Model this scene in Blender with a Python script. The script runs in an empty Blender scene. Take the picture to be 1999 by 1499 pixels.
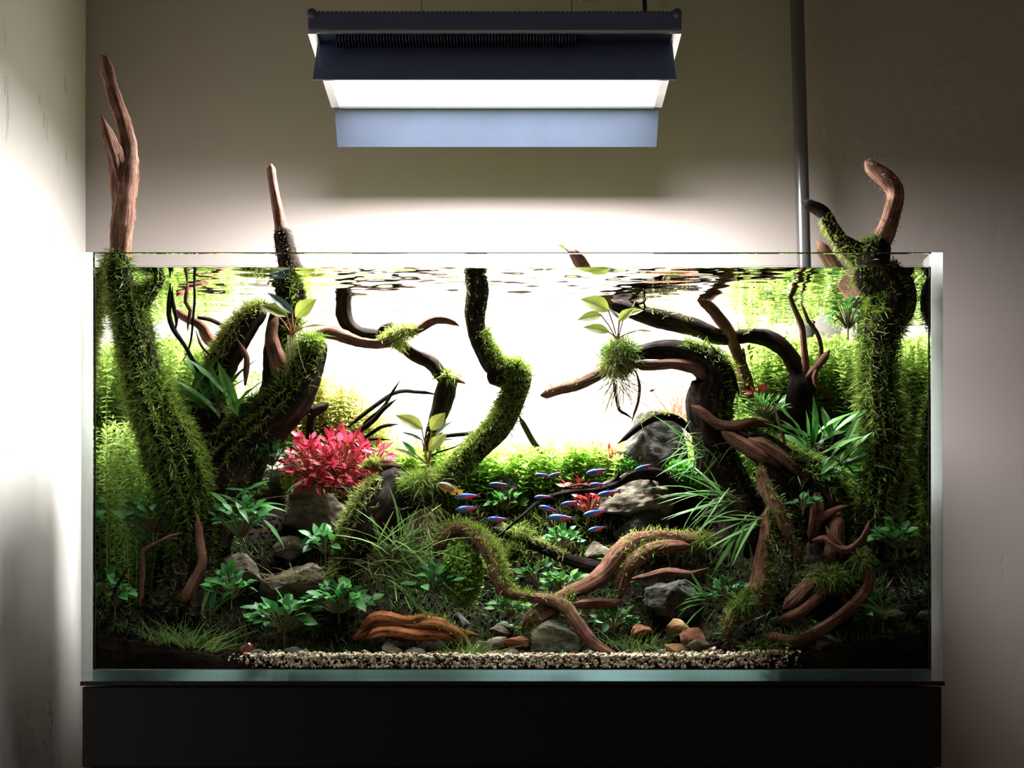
import bpy, math, random
import numpy as np
from mathutils import Vector, Matrix, noise

random.seed(7); RNG = np.random.default_rng(11)
scene = bpy.context.scene
C = scene.collection
# ------------------------------------------------------------------ camera, world, exposure
FPX, DIST, ZC, HORIZON = 2897.0, 1.55, 0.0107, 1310.0     # focal length in pixels, distance to the front pane, eye height, eye line
cam_d = bpy.data.cameras.new('camera'); cam = bpy.data.objects.new('camera', cam_d); C.objects.link(cam)
cam.location = (0, -DIST, ZC); cam.rotation_euler = (math.pi/2, 0, 0)
cam_d.sensor_width = 36; cam_d.lens = 36*FPX/1999.0
cam_d.shift_y = (HORIZON-749.5)/1999.0; cam_d.clip_start = 0.01
scene.camera = cam
world = bpy.data.worlds.new('world'); scene.world = world; world.use_nodes = True
world.node_tree.nodes['Background'].inputs[0].default_value = (1.0, 0.78, 0.6, 1)
world.node_tree.nodes['Background'].inputs[1].default_value = 0.09
LAMP_STRENGTH = 228.0
scene.view_settings.view_transform = 'Standard'; scene.view_settings.look = 'None'
scene.view_settings.exposure = 0.0; scene.view_settings.gamma = 1.0
scene.view_settings.use_curve_mapping = False
scene.cycles.use_denoising = True
scene.cycles.transparent_max_bounces = 32
scene.cycles.max_bounces = 14; scene.cycles.diffuse_bounces = 3; scene.cycles.use_adaptive_sampling = True; scene.cycles.adaptive_threshold = 0.06; scene.cycles.adaptive_min_samples = 12; scene.cycles.glossy_bounces = 14
scene.cycles.sample_clamp_indirect = 25.0

def P(px, py, d):
    z = DIST+d
    return Vector(((px-1000.0)/FPX*z, d, ZC+(HORIZON-py)/FPX*z))
def S(px, d):                       # a length in pixels at depth d, in metres
    return px*(DIST+d)/FPX

# ------------------------------------------------------------------ materials
class NT:
    def __init__(s, name):
        s.m = bpy.data.materials.new(name); s.m.use_nodes = True
        s.t = s.m.node_tree; s.t.nodes.clear()
        s.out = s.t.nodes.new('ShaderNodeOutputMaterial')
    def n(s, t, **k):
        o = s.t.nodes.new(t)
        for a, v in k.items():
            if a in o.bl_rna.properties: setattr(o, a, v)
        return o
    def l(s, a, b): s.t.links.new(a, b)
    def noise(s, vec, scale, detail=4, rough=.6):
        o = s.n('ShaderNodeTexNoise'); o.inputs['Scale'].default_value = scale
        o.inputs['Detail'].default_value = detail; o.inputs['Roughness'].default_value = rough
        if vec is not None: s.l(vec, o.inputs['Vector'])
        return o
    def ramp(s, fac, stops):
        o = s.n('ShaderNodeValToRGB'); e = o.color_ramp.elements
        while len(e) < len(stops): e.new(0.5)
        for i, (p, c) in enumerate(stops):
            e[i].position = p; e[i].color = (*c, 1)
        s.l(fac, o.inputs[0]); return o
    def geo(s): return s.n('ShaderNodeNewGeometry').outputs['Position']
    def mapped(s, vec, sc):
        o = s.n('ShaderNodeMapping'); o.inputs['Scale'].default_value = sc; s.l(vec, o.inputs[0]); return o.outputs[0]
    def bump(s, h, strength, dist):
        o = s.n('ShaderNodeBump'); o.inputs['Strength'].default_value = strength; o.inputs['Distance'].default_value = dist
        s.l(h, o.inputs['Height']); return o.outputs[0]
    def princ(s, col=None, rough=.7, metal=0.0, spec=.3):
        o = s.n('ShaderNodeBsdfPrincipled'); o.inputs['Roughness'].default_value = rough
        o.inputs['Metallic'].default_value = metal; o.inputs['Specular IOR Level'].default_value = spec
        if col is not None:
            if isinstance(col, tuple): o.inputs['Base Color'].default_value = (*col, 1)
            else: s.l(col, o.inputs['Base Color'])
        return o
    def done(s, sh): s.l(sh, s.out.inputs[0]); return s.m

def m_plain(name, col, rough=.6, metal=0.0, spec=.3, var=.12, scale=60):
    t = NT(name); nz = t.noise(t.geo(), scale)
    a = tuple(c*(1-var) for c in col); b = tuple(min(1, c*(1+var)) for c in col)
    r = t.ramp(nz.outputs[0], [(.3, a), (.7, b)])
    return t.done(t.princ(r.outputs[0], rough, metal, spec).outputs[0])

def m_wall(name, c1, c2, relief):
    t = NT(name); g = t.geo()
    n1 = t.noise(g, 2.2, 3); n2 = t.noise(t.mapped(g, (1, 1, .45)), 26, 6, .62)
    r = t.ramp(n1.outputs[0], [(.3, c1), (.7, c2)])
    cr = t.ramp(n2.outputs[0], [(.28, (0, 0, 0)), (.36, (1, 1, 1)), (1, (1, 1, 1))])
    p = t.princ(r.outputs[0], .85, 0, .15)
    n3 = t.noise(g, 9, 3)
    mx = t.n('ShaderNodeMath', operation='ADD'); t.l(cr.outputs[0], mx.inputs[0]); t.l(n3.outputs[0], mx.inputs[1])
    t.l(t.bump(mx.outputs[0], relief, .004), p.inputs['Normal'])
    return t.done(p.outputs[0])

def m_clear(name, ior, tint, edge=None):
    t = NT(name); f = t.n('ShaderNodeFresnel'); f.inputs[0].default_value = ior
    tr = t.n('ShaderNodeBsdfTransparent'); tr.inputs[0].default_value = (*tint, 1)
    gl = t.n('ShaderNodeBsdfGlossy'); gl.inputs['Roughness'].default_value = 0.0; gl.inputs[0].default_value = (.99, 1, .995, 1)
    mx = t.n('ShaderNodeMixShader'); t.l(f.outputs[0], mx.inputs[0]); t.l(tr.outputs[0], mx.inputs[1]); t.l(gl.outputs[0], mx.inputs[2])
    return t.done(mx.outputs[0])

def m_translucent(name, col, k=.75):
    t = NT(name); g = t.noise(t.mapped(t.geo(), (40, 40, 6)), 6)
    r = t.ramp(g.outputs[0], [(.3, tuple(c*.9 for c in col)), (.7, col)])
    a = t.n('ShaderNodeBsdfDiffuse'); b = t.n('ShaderNodeBsdfTranslucent')
    t.l(r.outputs[0], a.inputs[0]); t.l(r.outputs[0], b.inputs[0])
    mx = t.n('ShaderNodeMixShader'); mx.inputs[0].default_value = k
    t.l(a.outputs[0], mx.inputs[1]); t.l(b.outputs[0], mx.inputs[2])
    return t.done(mx.outputs[0])

def m_leaf(name, c1, c2, trans=.4, gloss=.08, rough=.35, attr=True, vein=False):
    t = NT(name)
    if attr:
        a = t.n('ShaderNodeAttribute', attribute_name='tint'); fac = a.outputs['Fac']
    else:
        a = t.n('ShaderNodeObjectInfo'); fac = a.outputs['Random']
    r = t.ramp(fac, [(0, c1), (1, c2)])
    nz = t.noise(t.geo(), 220, 2)
    mixc = t.n('ShaderNodeMix', data_type='RGBA', blend_type='MULTIPLY'); mixc.inputs[0].default_value = .5
    rr = t.ramp(nz.outputs[0], [(.3, (.62, .62, .62)), (.7, (1, 1, 1))])
    t.l(r.outputs[0], mixc.inputs[6]); t.l(rr.outputs[0], mixc.inputs[7])
    col = mixc.outputs[2]
    if vein:
        tc = t.n('ShaderNodeTexCoord'); sp = t.n('ShaderNodeSeparateXYZ'); t.l(tc.outputs['Object'], sp.inputs[0])
        ab = t.n('ShaderNodeMath', operation='ABSOLUTE'); t.l(sp.outputs[1], ab.inputs[0])
        rv = t.ramp(ab.outputs[0], [(.008, (.45, .45, .35)), (.03, (1, 1, 1))])
        m2 = t.n('ShaderNodeMix', data_type='RGBA', blend_type='MULTIPLY'); m2.inputs[0].default_value = .7
        t.l(col, m2.inputs[6]); t.l(rv.outputs[0], m2.inputs[7]); col = m2.outputs[2]
    d = t.n('ShaderNodeBsdfDiffuse'); tr = t.n('ShaderNodeBsdfTranslucent'); g = t.n('ShaderNodeBsdfGlossy'); g.inputs['Roughness'].default_value = rough
    t.l(col, d.inputs[0]); t.l(col, tr.inputs[0])
    m1 = t.n('ShaderNodeMixShader'); m1.inputs[0].default_value = trans; t.l(d.outputs[0], m1.inputs[1]); t.l(tr.outputs[0], m1.inputs[2])
    m3 = t.n('ShaderNodeMixShader'); m3.inputs[0].default_value = gloss; t.l(m1.outputs[0], m3.inputs[1]); t.l(g.outputs[0], m3.inputs[2])
    return t.done(m3.outputs[0])

def m_wood(name, dark, mid, light):
    t = NT(name); a = t.n('ShaderNodeAttribute', attribute_name='grain'); v = a.outputs['Vector']
    n1 = t.noise(t.mapped(v, (1, 1, .12)), 9, 6, .65); n2 = t.noise(t.geo(), 55, 4)
    ad = t.n('ShaderNodeMath', operation='MULTIPLY_ADD'); t.l(n2.outputs[0], ad.inputs[0]); ad.inputs[1].default_value = .6; t.l(n1.outputs[0], ad.inputs[2])
    r = t.ramp(ad.outputs[0], [(.55, dark), (.78, mid), (1.0, light)])
    p = t.princ(r.outputs[0], .8, 0, .07)
    t.l(t.bump(ad.outputs[0], .9, .004), p.inputs['Normal'])
    return t.done(p.outputs[0])

def m_rock(name, c1, c2, c3):
    t = NT(name); g = t.geo()
    n1 = t.noise(t.mapped(g, (1, 1, 2.6)), 26, 8, .68); n2 = t.noise(g, 140, 4)
    ad = t.n('ShaderNodeMath', operation='MULTIPLY_ADD'); t.l(n2.outputs[0], ad.inputs[0]); ad.inputs[1].default_value = .35; t.l(n1.outputs[0], ad.inputs[2])
    r = t.ramp(ad.outputs[0], [(.42, c1), (.66, c2), (.88, c3)])
    p = t.princ(r.outputs[0], .9, 0, .03); t.l(t.bump(ad.outputs[0], 1.0, .006), p.inputs['Normal'])
    return t.done(p.outputs[0])

def m_tint(name, stops, rough=.8):
    t = NT(name); a = t.n('ShaderNodeAttribute', attribute_name='tint'); r = t.ramp(a.outputs['Fac'], stops)
    p = t.princ(r.outputs[0], rough, 0, .3); return t.done(p.outputs[0])

M = {}
M['wall'] = m_wall('wall_paint', (.37, .318, .298), (.405, .350, .330), .08)
M['wall_left'] = m_wall('stucco', (.60, .57, .545), (.66, .63, .60), .8)
M['floor'] = m_plain('floor_boards', (.12, .08, .055), .6)
M['glass'] = m_clear('tank_glass', 1.04, (.985, .995, .99))
M['water'] = m_clear('clear_water', 1.10, (.995, 1.0, .997))
def m_waterside():
    t = NT('water_against_glass'); g = t.n('ShaderNodeNewGeometry'); dp = t.n('ShaderNodeVectorMath', operation='DOT_PRODUCT'); t.l(g.outputs['Normal'], dp.inputs[0]); t.l(g.outputs['Incoming'], dp.inputs[1])
    ab = t.n('ShaderNodeMath', operation='ABSOLUTE'); t.l(dp.outputs['Value'], ab.inputs[0])
    r = t.ramp(ab.outputs[0], [(.60, (1, 1, 1)), (.78, (.01, .01, .01))])        # total reflection of every slanting ray
    tr = t.n('ShaderNodeBsdfTransparent'); tr.inputs[0].default_value = (.995, 1, .997, 1)
    gl = t.n('ShaderNodeBsdfGlossy'); gl.inputs['Roughness'].default_value = 0.0; gl.inputs[0].default_value = (.93, .97, .95, 1)
    mx = t.n('ShaderNodeMixShader'); t.l(r.outputs[0], mx.inputs[0]); t.l(tr.outputs[0], mx.inputs[1]); t.l(gl.outputs[0], mx.inputs[2])
    return t.done(mx.outputs[0])
M['water_side'] = m_waterside()
M['edge'] = m_translucent('bright_glass_edge', (.93, .99, .95), .9)
M['edge_low'] = m_translucent('green_glass_edge', (.36, .60, .57), .9)
M['rim_line'] = m_plain('rim_reflection', (.10, .12, .11), .2, 0, .5)
M['silicone'] = m_plain('silicone', (.02, .022, .02), .4)
M['cabinet'] = m_plain('black_lacquer', (.006, .006, .007), .5, 0, .25, .05)
M['lampblk'] = m_plain('anodised_dark', (.075, .09, .15), .5, .2, .5, .05)
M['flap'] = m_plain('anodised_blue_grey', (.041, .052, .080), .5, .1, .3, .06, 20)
M['flap_out'] = m_plain('blue_grey_lightened', (.15, .20, .40), .5, .1, .4, .06, 20)  # lighter copy of the flap finish, light put into the outer face's colour
M['frame'] = m_plain('brushed_aluminium', (.62, .64, .66), .35, .8, .5, .05)
M['pipe'] = m_plain('grey_pipe', (.075, .07, .072), .2, 0, .7, .05)
M['cable'] = m_plain('cable_black', (.012, .012, .013), .5)
M['wire'] = m_plain('steel_wire', (.25, .24, .22), .4, .8)
M['wood'] = m_wood('driftwood_red_brown', (.022, .009, .0055), (.15, .066, .042), (.33, .165, .11))
M['wood_dry'] = m_wood('driftwood_dry', (.06, .025, .016), (.25, .125, .085), (.46, .28, .21))
M['wood_dark'] = m_wood('driftwood_dark_shaded', (.0025, .0016, .0012), (.012, .0072, .005), (.050, .029, .021))  # dark wood, with the shade on trunk fronts put into its colour
M['wood_orange'] = m_wood('driftwood_orange', (.05, .016, .007), (.33, .11, .04), (.50, .20, .09))
M['soil'] = m_rock('dark_soil', (.002, .0015, .001), (.006, .004, .0025), (.02, .013, .008))
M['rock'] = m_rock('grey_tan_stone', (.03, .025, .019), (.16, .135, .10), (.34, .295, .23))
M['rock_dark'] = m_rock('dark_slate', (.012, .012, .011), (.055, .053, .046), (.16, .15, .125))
M['rock_green'] = m_rock('green_grey_stone', (.025, .028, .02), (.14, .15, .11), (.34, .345, .26))
M['rock_red'] = m_rock('red_brown_stone', (.06, .025, .015), (.25, .11, .06), (.42, .22, .13))
M['rock_orange'] = m_rock('ochre_stone', (.12, .06, .025), (.40, .24, .11), (.58, .40, .22))
M['gravel'] = m_tint('gravel_mix', [(0, (.16, .08, .05)), (.18, (.36, .30, .20)), (.5, (.66, .58, .40)), (.8, (.80, .72, .54)), (.92, (.45, .20, .13)), (1, (.13, .12, .10))])
M['moss'] = m_leaf('moss_green', (.05, .12, .012), (.27, .36, .05), .35, .03, .5)
M['moss_shaded'] = m_leaf('moss_shaded', (.015, .04, .006), (.075, .14, .025), .3, .02, .5)  # moss copy darkened to put the lower tank's shade into its colour
M['moss_dry'] = m_leaf('moss_dry', (.10, .05, .015), (.42, .30, .16), .3, .03, .5)
M['moss_yel'] = m_leaf('moss_yellow', (.12, .17, .02), (.42, .46, .11), .4, .03, .5)
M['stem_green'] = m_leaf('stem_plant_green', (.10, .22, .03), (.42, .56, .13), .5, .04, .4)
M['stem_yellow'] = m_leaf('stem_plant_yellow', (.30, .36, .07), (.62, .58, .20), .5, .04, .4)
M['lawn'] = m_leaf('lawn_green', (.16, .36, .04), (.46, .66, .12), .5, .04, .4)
M['vivid'] = m_leaf('vivid_green', (.05, .24, .02), (.19, .50, .07), .45, .05, .4)
M['grass'] = m_leaf('hair_grass', (.09, .22, .03), (.30, .48, .10), .4, .05, .4)
M['fern'] = m_leaf('needle_fern', (.05, .18, .035), (.18, .42, .09), .4, .03, .5, False)
M['blade'] = m_leaf('curly_blade', (.09, .22, .04), (.27, .45, .11), .4, .02, .5, False)
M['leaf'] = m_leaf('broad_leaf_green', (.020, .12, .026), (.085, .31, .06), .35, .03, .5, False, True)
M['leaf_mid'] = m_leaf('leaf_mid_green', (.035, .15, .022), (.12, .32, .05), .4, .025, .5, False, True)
M['leaf_olive'] = m_leaf('olive_leaf', (.17, .21, .035), (.33, .35, .07), .5, .03, .5, False, True)
M['leaf_slate'] = m_leaf('slate_leaf', (.05, .08, .07), (.12, .16, .14), .2, .08, .5, False, True)
M['red'] = m_leaf('crimson_leaf', (.36, .018, .035), (.72, .07, .13), .4, .03, .5, False)
M['red_dark'] = m_leaf('dark_red_leaf', (.20, .012, .015), (.46, .04, .04), .35, .06, .4, False)
M['coral'] = m_leaf('coral_needles', (.50, .16, .09), (.72, .32, .20), .5, .03, .4)
M['stem'] = m_plain('plant_stem', (.10, .09, .03), .6)
M['stem_red'] = m_plain('red_stem', (.30, .09, .05), .6)
M['root'] = m_leaf('fine_roots', (.20, .17, .06), (.42, .38, .20), .3, .03, .5)
M['fblue'] = m_plain('fish_blue', (.02, .13, .85), .25, .35, .8, .1, 300)
M['fback'] = m_plain('fish_back', (.05, .07, .16), .35, .3, .6)
M['fred'] = m_plain('fish_red', (.85, .035, .02), .35, 0, .6)
M['fsilver'] = m_plain('fish_silver', (.12, .145, .17), .3, .4, .7)
M['ffin'] = m_translucent('fish_fin', (.16, .17, .20), .6)
M['feye'] = m_plain('fish_eye', (.02, .02, .03), .15, 0, .8)
M['fbrown'] = m_plain('fish_brown', (.19, .13, .055), .4, .1, .5, .6, 260)
M['fyellow'] = m_plain('fish_yellow', (.72, .45, .06), .4, .1, .5)
M['snail'] = m_plain('snail_shell', (.14, .035, .018), .25, 0, .6)
def m_emit():
    t = NT('lamp_diffuser'); e = t.n('ShaderNodeEmission'); e.inputs[0].default_value = (1.0, .985, .985, 1); g = t.n('ShaderNodeNewGeometry'); dp = t.n('ShaderNodeVectorMath', operation='DOT_PRODUCT'); t.l(g.outputs['Normal'], dp.inputs[0]); t.l(g.outputs['Incoming'], dp.inputs[1])
    ma = t.n('ShaderNodeMath', operation='MULTIPLY_ADD'); t.l(dp.outputs['Value'], ma.inputs[0]); ma.inputs[1].default_value = LAMP_STRENGTH*.82; ma.inputs[2].default_value = LAMP_STRENGTH*.18; t.l(ma.outputs[0], e.inputs[1])
    return t.done(e.outputs[0])
M['emit'] = m_emit()

# ------------------------------------------------------------------ object helpers
ORG = {}
def setp(o, label, cat, group=None, kind=None):
    if label: o['label'] = label
    if cat: o['category'] = cat
    if group: o['group'] = group
    if kind: o['kind'] = kind
    return o
def thing(name, label, cat, loc, group=None, kind=None):
    o = bpy.data.objects.new(name, None); C.objects.link(o); o.location = loc
    o.empty_display_size = .01; ORG[o.name] = Vector(loc)
    return setp(o, label, cat, group, kind)
def link(name, me, mats, parent=None, smooth=True):
    for m in (mats if isinstance(mats, (list, tuple)) else [mats]): me.materials.append(M[m])
    if smooth: me.polygons.foreach_set('use_smooth', np.ones(len(me.polygons), bool))
    o = bpy.data.objects.new(name, me); C.objects.link(o)
    if parent is not None:
        o.parent = parent; ORG[o.name] = ORG[parent.name]
    else: ORG[o.name] = Vector((0, 0, 0))
    return o
def mesh(name, V, F, mats, parent=None, smooth=True, tint=None, grain=None, midx=None):
    V = np.asarray(V, float)
    if parent is not None: V = V-np.array(ORG[parent.name])
    me = bpy.data.meshes.new(name)
    if isinstance(F, np.ndarray):
        n, k = F.shape
        me.vertices.add(len(V)); me.vertices.foreach_set('co', V.astype(np.float32).ravel())
        me.loops.add(n*k); me.loops.foreach_set('vertex_index', F.astype(np.int32).ravel())
        me.polygons.add(n); me.polygons.foreach_set('loop_start', np.arange(0, n*k, k, dtype=np.int32))
        me.update(calc_edges=True)
    else:
        me.from_pydata([tuple(v) for v in V], [], F); me.update()
    if tint is not None:
        a = me.attributes.new('tint', 'FLOAT', 'POINT'); a.data.foreach_set('value', np.asarray(tint, np.float32))
    if grain is not None:
        a = me.attributes.new('grain', 'FLOAT_VECTOR', 'POINT'); a.data.foreach_set('vector', np.asarray(grain, np.float32).ravel())
    o = link(name, me, mats, parent, smooth)
    if midx is not None: me.polygons.foreach_set('material_index', np.asarray(midx, np.int32))
    return o
def at_base(name, V, F, mats, label, cat, group=None, kind=None, **k):   # a thing that is one mesh, its origin at its base
    V = np.asarray(V, float); b = Vector(((V[:, 0].min()+V[:, 0].max())/2, (V[:, 1].min()+V[:, 1].max())/2, V[:, 2].min()))
    o = mesh(name, V-np.array(b), F, mats, None, **k); o.location = b; ORG[o.name] = b
    return setp(o, label, cat, group, kind)
BOXF = [(0, 3, 2, 1), (4, 5, 6, 7), (0, 1, 5, 4), (1, 2, 6, 5), (2, 3, 7, 6), (3, 0, 4, 7)]
def boxv(x0, x1, y0, y1, z0, z1):
    return [(x0, y0, z0), (x1, y0, z0), (x1, y1, z0), (x0, y1, z0), (x0, y0, z1), (x1, y0, z1), (x1, y1, z1), (x0, y1, z1)]
def box(name, b, mat, parent=None, bevel=0):
    o = mesh(name, boxv(*b), BOXF, mat, parent, False)
    if bevel:
        md = o.modifiers.new('bevel', 'BEVEL'); md.width = bevel; md.segments = 2
    return o
def boxes(name, bs, mat, parent=None):
    V, F = [], []
    for b in bs:
        k = len(V); V += boxv(*b); F += [tuple(i+k for i in f) for f in BOXF]
    return mesh(name, V, F, mat, parent, False)

def catmull(pts, step):
    pts = [np.array(p, float) for p in pts]
    pts = [2*pts[0]-pts[1]]+pts+[2*pts[-1]-pts[-2]]
    out = []
    for i in range(1, len(pts)-2):
        p0, p1, p2, p3 = pts[i-1:i+3]
        n = max(2, int(np.linalg.norm((p2-p1)[:3])/step))
        for k in range(n):
            t = k/n
            out.append(.5*((2*p1)+(-p0+p2)*t+(2*p0-5*p1+4*p2-p3)*t*t+(-p0+3*p1-3*p2+p3)*t**3))
    out.append(pts[-2]); return np.array(out)

def tube_data(path, gnarl=.16, ring=14, step=.005, seed=0, blunt=True):
    """path: (px, py, depth, radius px).  Returns verts, faces, grain, frames."""
    ctl = [(*P(a, b, d), S(r, d)) for a, b, d, r in path]
    c = catmull(ctl, step); c[:, 3] = np.maximum(c[:, 3], .0006)
    n = len(c); T = np.gradient(c[:, :3], axis=0); T /= np.linalg.norm(T, axis=1)[:, None]+1e-9
    u = np.cross(T[0], (0, 1, .3)); u /= np.linalg.norm(u)
    V, G, NRM = [], [], []; dist = 0
    for i in range(n):
        u = u-T[i]*np.dot(u, T[i]); u /= np.linalg.norm(u); w = np.cross(T[i], u)
        if i: dist += np.linalg.norm(c[i, :3]-c[i-1, :3])
        r = c[i, 3]
        e = 1.0
        if blunt and n > 6: e = min(1, .35+.65*min(i, n-1-i)/2.0)
        for k in range(ring):
            a = 2*math.pi*k/ring; d = u*math.cos(a)+w*math.sin(a)
            q = c[i, :3]+d*r
            f = noise.noise(Vector((math.cos(a)*1.7+seed*3.1, math.sin(a)*1.7, dist*22)))*gnarl*1.3
            f += noise.noise(Vector((math.cos(a)*3.2+seed*1.7, math.sin(a)*3.2+9, dist*7)))*gnarl*1.2
            f += noise.noise(Vector(q)*260)*gnarl*.5
            V.append(c[i, :3]+d*r*e*(1+f)); NRM.append(d)
            G.append((math.cos(a)*.5+seed, math.sin(a)*.5, dist*30))
    F = []
    for i in range(n-1):
        for k in range(ring):
            a, b = i*ring+k, i*ring+(k+1) % ring
            F.append((a, b, b+ring, a+ring))
    k = len(V)
    V.append(c[0, :3]-T[0]*c[0, 3]*.25); V.append(c[-1, :3]+T[-1]*c[-1, 3]*.25); NRM += [-T[0], T[-1]]; G += [(0, 0, 0), (0, 0, 0)]
    for j in range(ring):
        F.append((k, (j+1) % ring, j)); F.append((k+1, (n-1)*ring+j, (n-1)*ring+(j+1) % ring))
    return np.array(V), F, np.array(G), (c, np.array(V[:n*ring]).reshape(n, ring, 3), np.array(NRM[:n*ring]).reshape(n, ring, 3))
TUBES = {}
def tube(name, path, mat, parent, gnarl=.16, key=None, **k):
    seed = len(bpy.data.objects) % 97
    V, F, G, fr = tube_data(path, gnarl, seed=seed, **k)
    o = mesh(name, V, F, mat, parent, True, grain=G)
    if key: TUBES[key] = fr
    return o, fr

def unit(a): return a/(np.linalg.norm(a, axis=1)[:, None]+1e-9)
def strips(P0, D, L, W, bend, prof, side=None, tint=None):
    """Bent strips: P0 base, D unit direction, L length, W half width, bend (vector added * L * t^2); prof widths per station."""
    n = len(P0); k = len(prof); L = np.broadcast_to(L, n)[:, None]; W = np.broadcast_to(W, n)[:, None]
    if side is None: side = unit(np.cross(D, RNG.normal(size=(n, 3))))
    V = np.empty((n, k, 2, 3))
    for i, pw in enumerate(prof):
        t = i/(k-1); c = P0+D*L*t+bend*L*t*t
        V[:, i, 0] = c-side*W*pw; V[:, i, 1] = c+side*W*pw
    base = (np.arange(n)*k*2)[:, None]
    Q = []
    for i in range(k-1): Q.append(base+np.array([[2*i, 2*i+1, 2*i+3, 2*i+2]]))
    Q = np.stack(Q, 1).reshape(-1, 4)
    if tint is None: tint = RNG.random(n)
    return V.reshape(-1, 3), Q, np.repeat(tint, k*2)
LEAFP = [.25, 1, .85, .06]; GRASSP = [.8, 1, .85, .6, .08]; FRONDP = [.5, 1, .1]
class Acc:
    def __init__(s): s.V, s.Q, s.T, s.n = [], [], [], 0
    def add(s, vqt):
        v, q, t = vqt; s.V.append(v); s.Q.append(q+s.n); s.T.append(t); s.n += len(v)
    def build(s, name, mat, parent=None, **k):
        return mesh(name, np.concatenate(s.V), np.concatenate(s.Q), mat, parent, True, tint=np.concatenate(s.T), **k)
    def base(s, name, mat, label, cat, **k):
        return at_base(name, np.concatenate(s.V), np.concatenate(s.Q), mat, label, cat, tint=np.concatenate(s.T), **k)

def moss_on(acc, fr, n, t0=0.0, t1=1.0, L=(.006, .013), W=.00045, bias=None, bk=0.5, grow=.3, lo=0., hi=1., spread=.9):
    """fronds on a tube between its fractions t0..t1; bias = direction the moss prefers."""
    c, V, N = fr; ns, ring, _ = V.shape
    i0, i1 = int(t0*(ns-1)), max(int(t0*(ns-1))+1, int(t1*(ns-1)))
    w = np.repeat(c[i0:i1+1, 3], ring)
    Vf = V[i0:i1+1].reshape(-1, 3); Nf = N[i0:i1+1].reshape(-1, 3)
    if bias is not None:
        b = np.array(bias, float); b /= np.linalg.norm(b); w = w*np.clip((Nf@b)+bk, 0, None)
    w = w/w.sum(); idx = RNG.choice(len(Vf), n, p=w)
    nxt = Vf[np.clip(idx+ring*RNG.integers(-1, 2, n), 0, len(Vf)-1)]
    f = RNG.random((n, 1)); p = Vf[idx]*(1-f*.9)+nxt*f*.9
    p = p+RNG.normal(size=(n, 3))*.0008
    D = unit(Nf[idx]*.8+RNG.normal(size=(n, 3))*spread*.6+np.array([0, -.1, grow]))
    bend = RNG.normal(size=(n, 3))*.22+np.array([0, 0, -.25])
    Ln = RNG.uniform(L[0], L[1], n)
    acc.add(strips(p, D, Ln, W*RNG.uniform(.7, 1.4, n), bend, FRONDP, tint=lo+(hi-lo)*RNG.random(n)))
def moss_blob(acc, ctr, r, n, L=(.006, .013), W=.00045, lo=0., hi=1., droop=-.25):
    d = unit(RNG.normal(size=(n, 3))); p = np.array(ctr)+d*np.array(r)*RNG.uniform(.2, 1.0, (n, 1))
    D = unit(d+RNG.normal(size=(n, 3))*.5)
    acc.add(strips(p, D, RNG.uniform(*L, n), W*RNG.uniform(.7, 1.4, n), RNG.normal(size=(n, 3))*.25+np.array([0, 0, droop]), FRONDP, tint=lo+(hi-lo)*RNG.random(n)))

# leaf meshes shared by all leaf objects: along +X, face +Z, one unit long
def leaf_mesh(name, width, a=1.0, droop=.2, fold=.15, wave=0.0, n=7, side=0.0, mat='leaf'):
    V, F = [], []
    for i in range(n):
        t = i/(n-1); w = width*max(.02, math.sin(math.pi*min(1, .03+.97*t**a)))*.5
        for j in (-1, -.5, 0, .5, 1):
            V.append((t, j*w+side*t*t, -droop*t*t+abs(j)*fold*w+wave*math.sin(t*13+j*2)*abs(j)*w))
    for i in range(n-1):
        for j in range(4):
            k = i*5+j; F.append((k, k+5, k+6, k+1))
    me = bpy.data.meshes.new(name); me.from_pydata(V, [], F); me.update()
    me.materials.append(M[mat]); me.polygons.foreach_set('use_smooth', np.ones(len(me.polygons), bool))
    return me
LM = {}
def leaf_set(kind, mat):
    k = (kind, mat)
    if k not in LM:
        spec = {'broad': [(.62, .9, .22, .25, .05), (.70, .85, .35, .3, .1), (.55, .95, .12, .2, .06)],
                'lance': [(.19, .9, .25, .2, .12), (.16, .85, .5, .2, .1), (.22, .9, .1, .25, .15)],
                'needle': [(.048, .8, .35, .1, 0), (.040, .8, .6, .1, 0), (.052, .8, .15, .1, 0)],
                'curl': [(.040, .8, .5, .1, 0, 7, .5), (.036, .8, .7, .1, 0, 7, -.55), (.045, .8, .15, .1, 0, 7, .35), (.036, .8, .9, .1, 0, 7, -.2)],
                'small': [(.55, .95, .15, .3, 0), (.45, .9, .3, .3, 0), (.5, .9, .05, .2, 0)],
                'oval': [(.40, .85, .18, .2, .06), (.34, .85, .35, .25, .06), (.46, .8, .1, .2, .1)]}[kind]
        LM[k] = [leaf_mesh('%s_leaf_%s' % (kind, mat), *s, mat=mat) for s in spec]
    return LM[k]
def put_leaf(parent, me, pos, direc, up, length, name='leaf', width=1.0):
    x = Vector(direc).normalized(); z = Vector(up); z = (z-x*z.dot(x))
    if z.length < 1e-4: z = x.orthogonal()
    z.normalize(); y = z.cross(x)
    m = Matrix((x, y, z)).transposed().to_4x4() @ Matrix.Diagonal((length, length*width, length, 1))
    o = bpy.data.objects.new(name, me); C.objects.link(o); o.parent = parent
    lim = TW-GT-.006; tip = Vector(pos)+x*length
    if abs(tip.x) > lim or abs(pos[0]) > lim:
        sgn = 1 if pos[0] > 0 else -1; pos = Vector((sgn*(lim-max(0, sgn*x.x*length))-sgn*abs(y.x)*length*.3, pos[1], pos[2]))
    m.translation = Vector(pos)-ORG[parent.name]; o.matrix_local = m
    return o
def rv(s=1.0): return Vector((random.gauss(0, s), random.gauss(0, s), random.gauss(0, s)))

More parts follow.
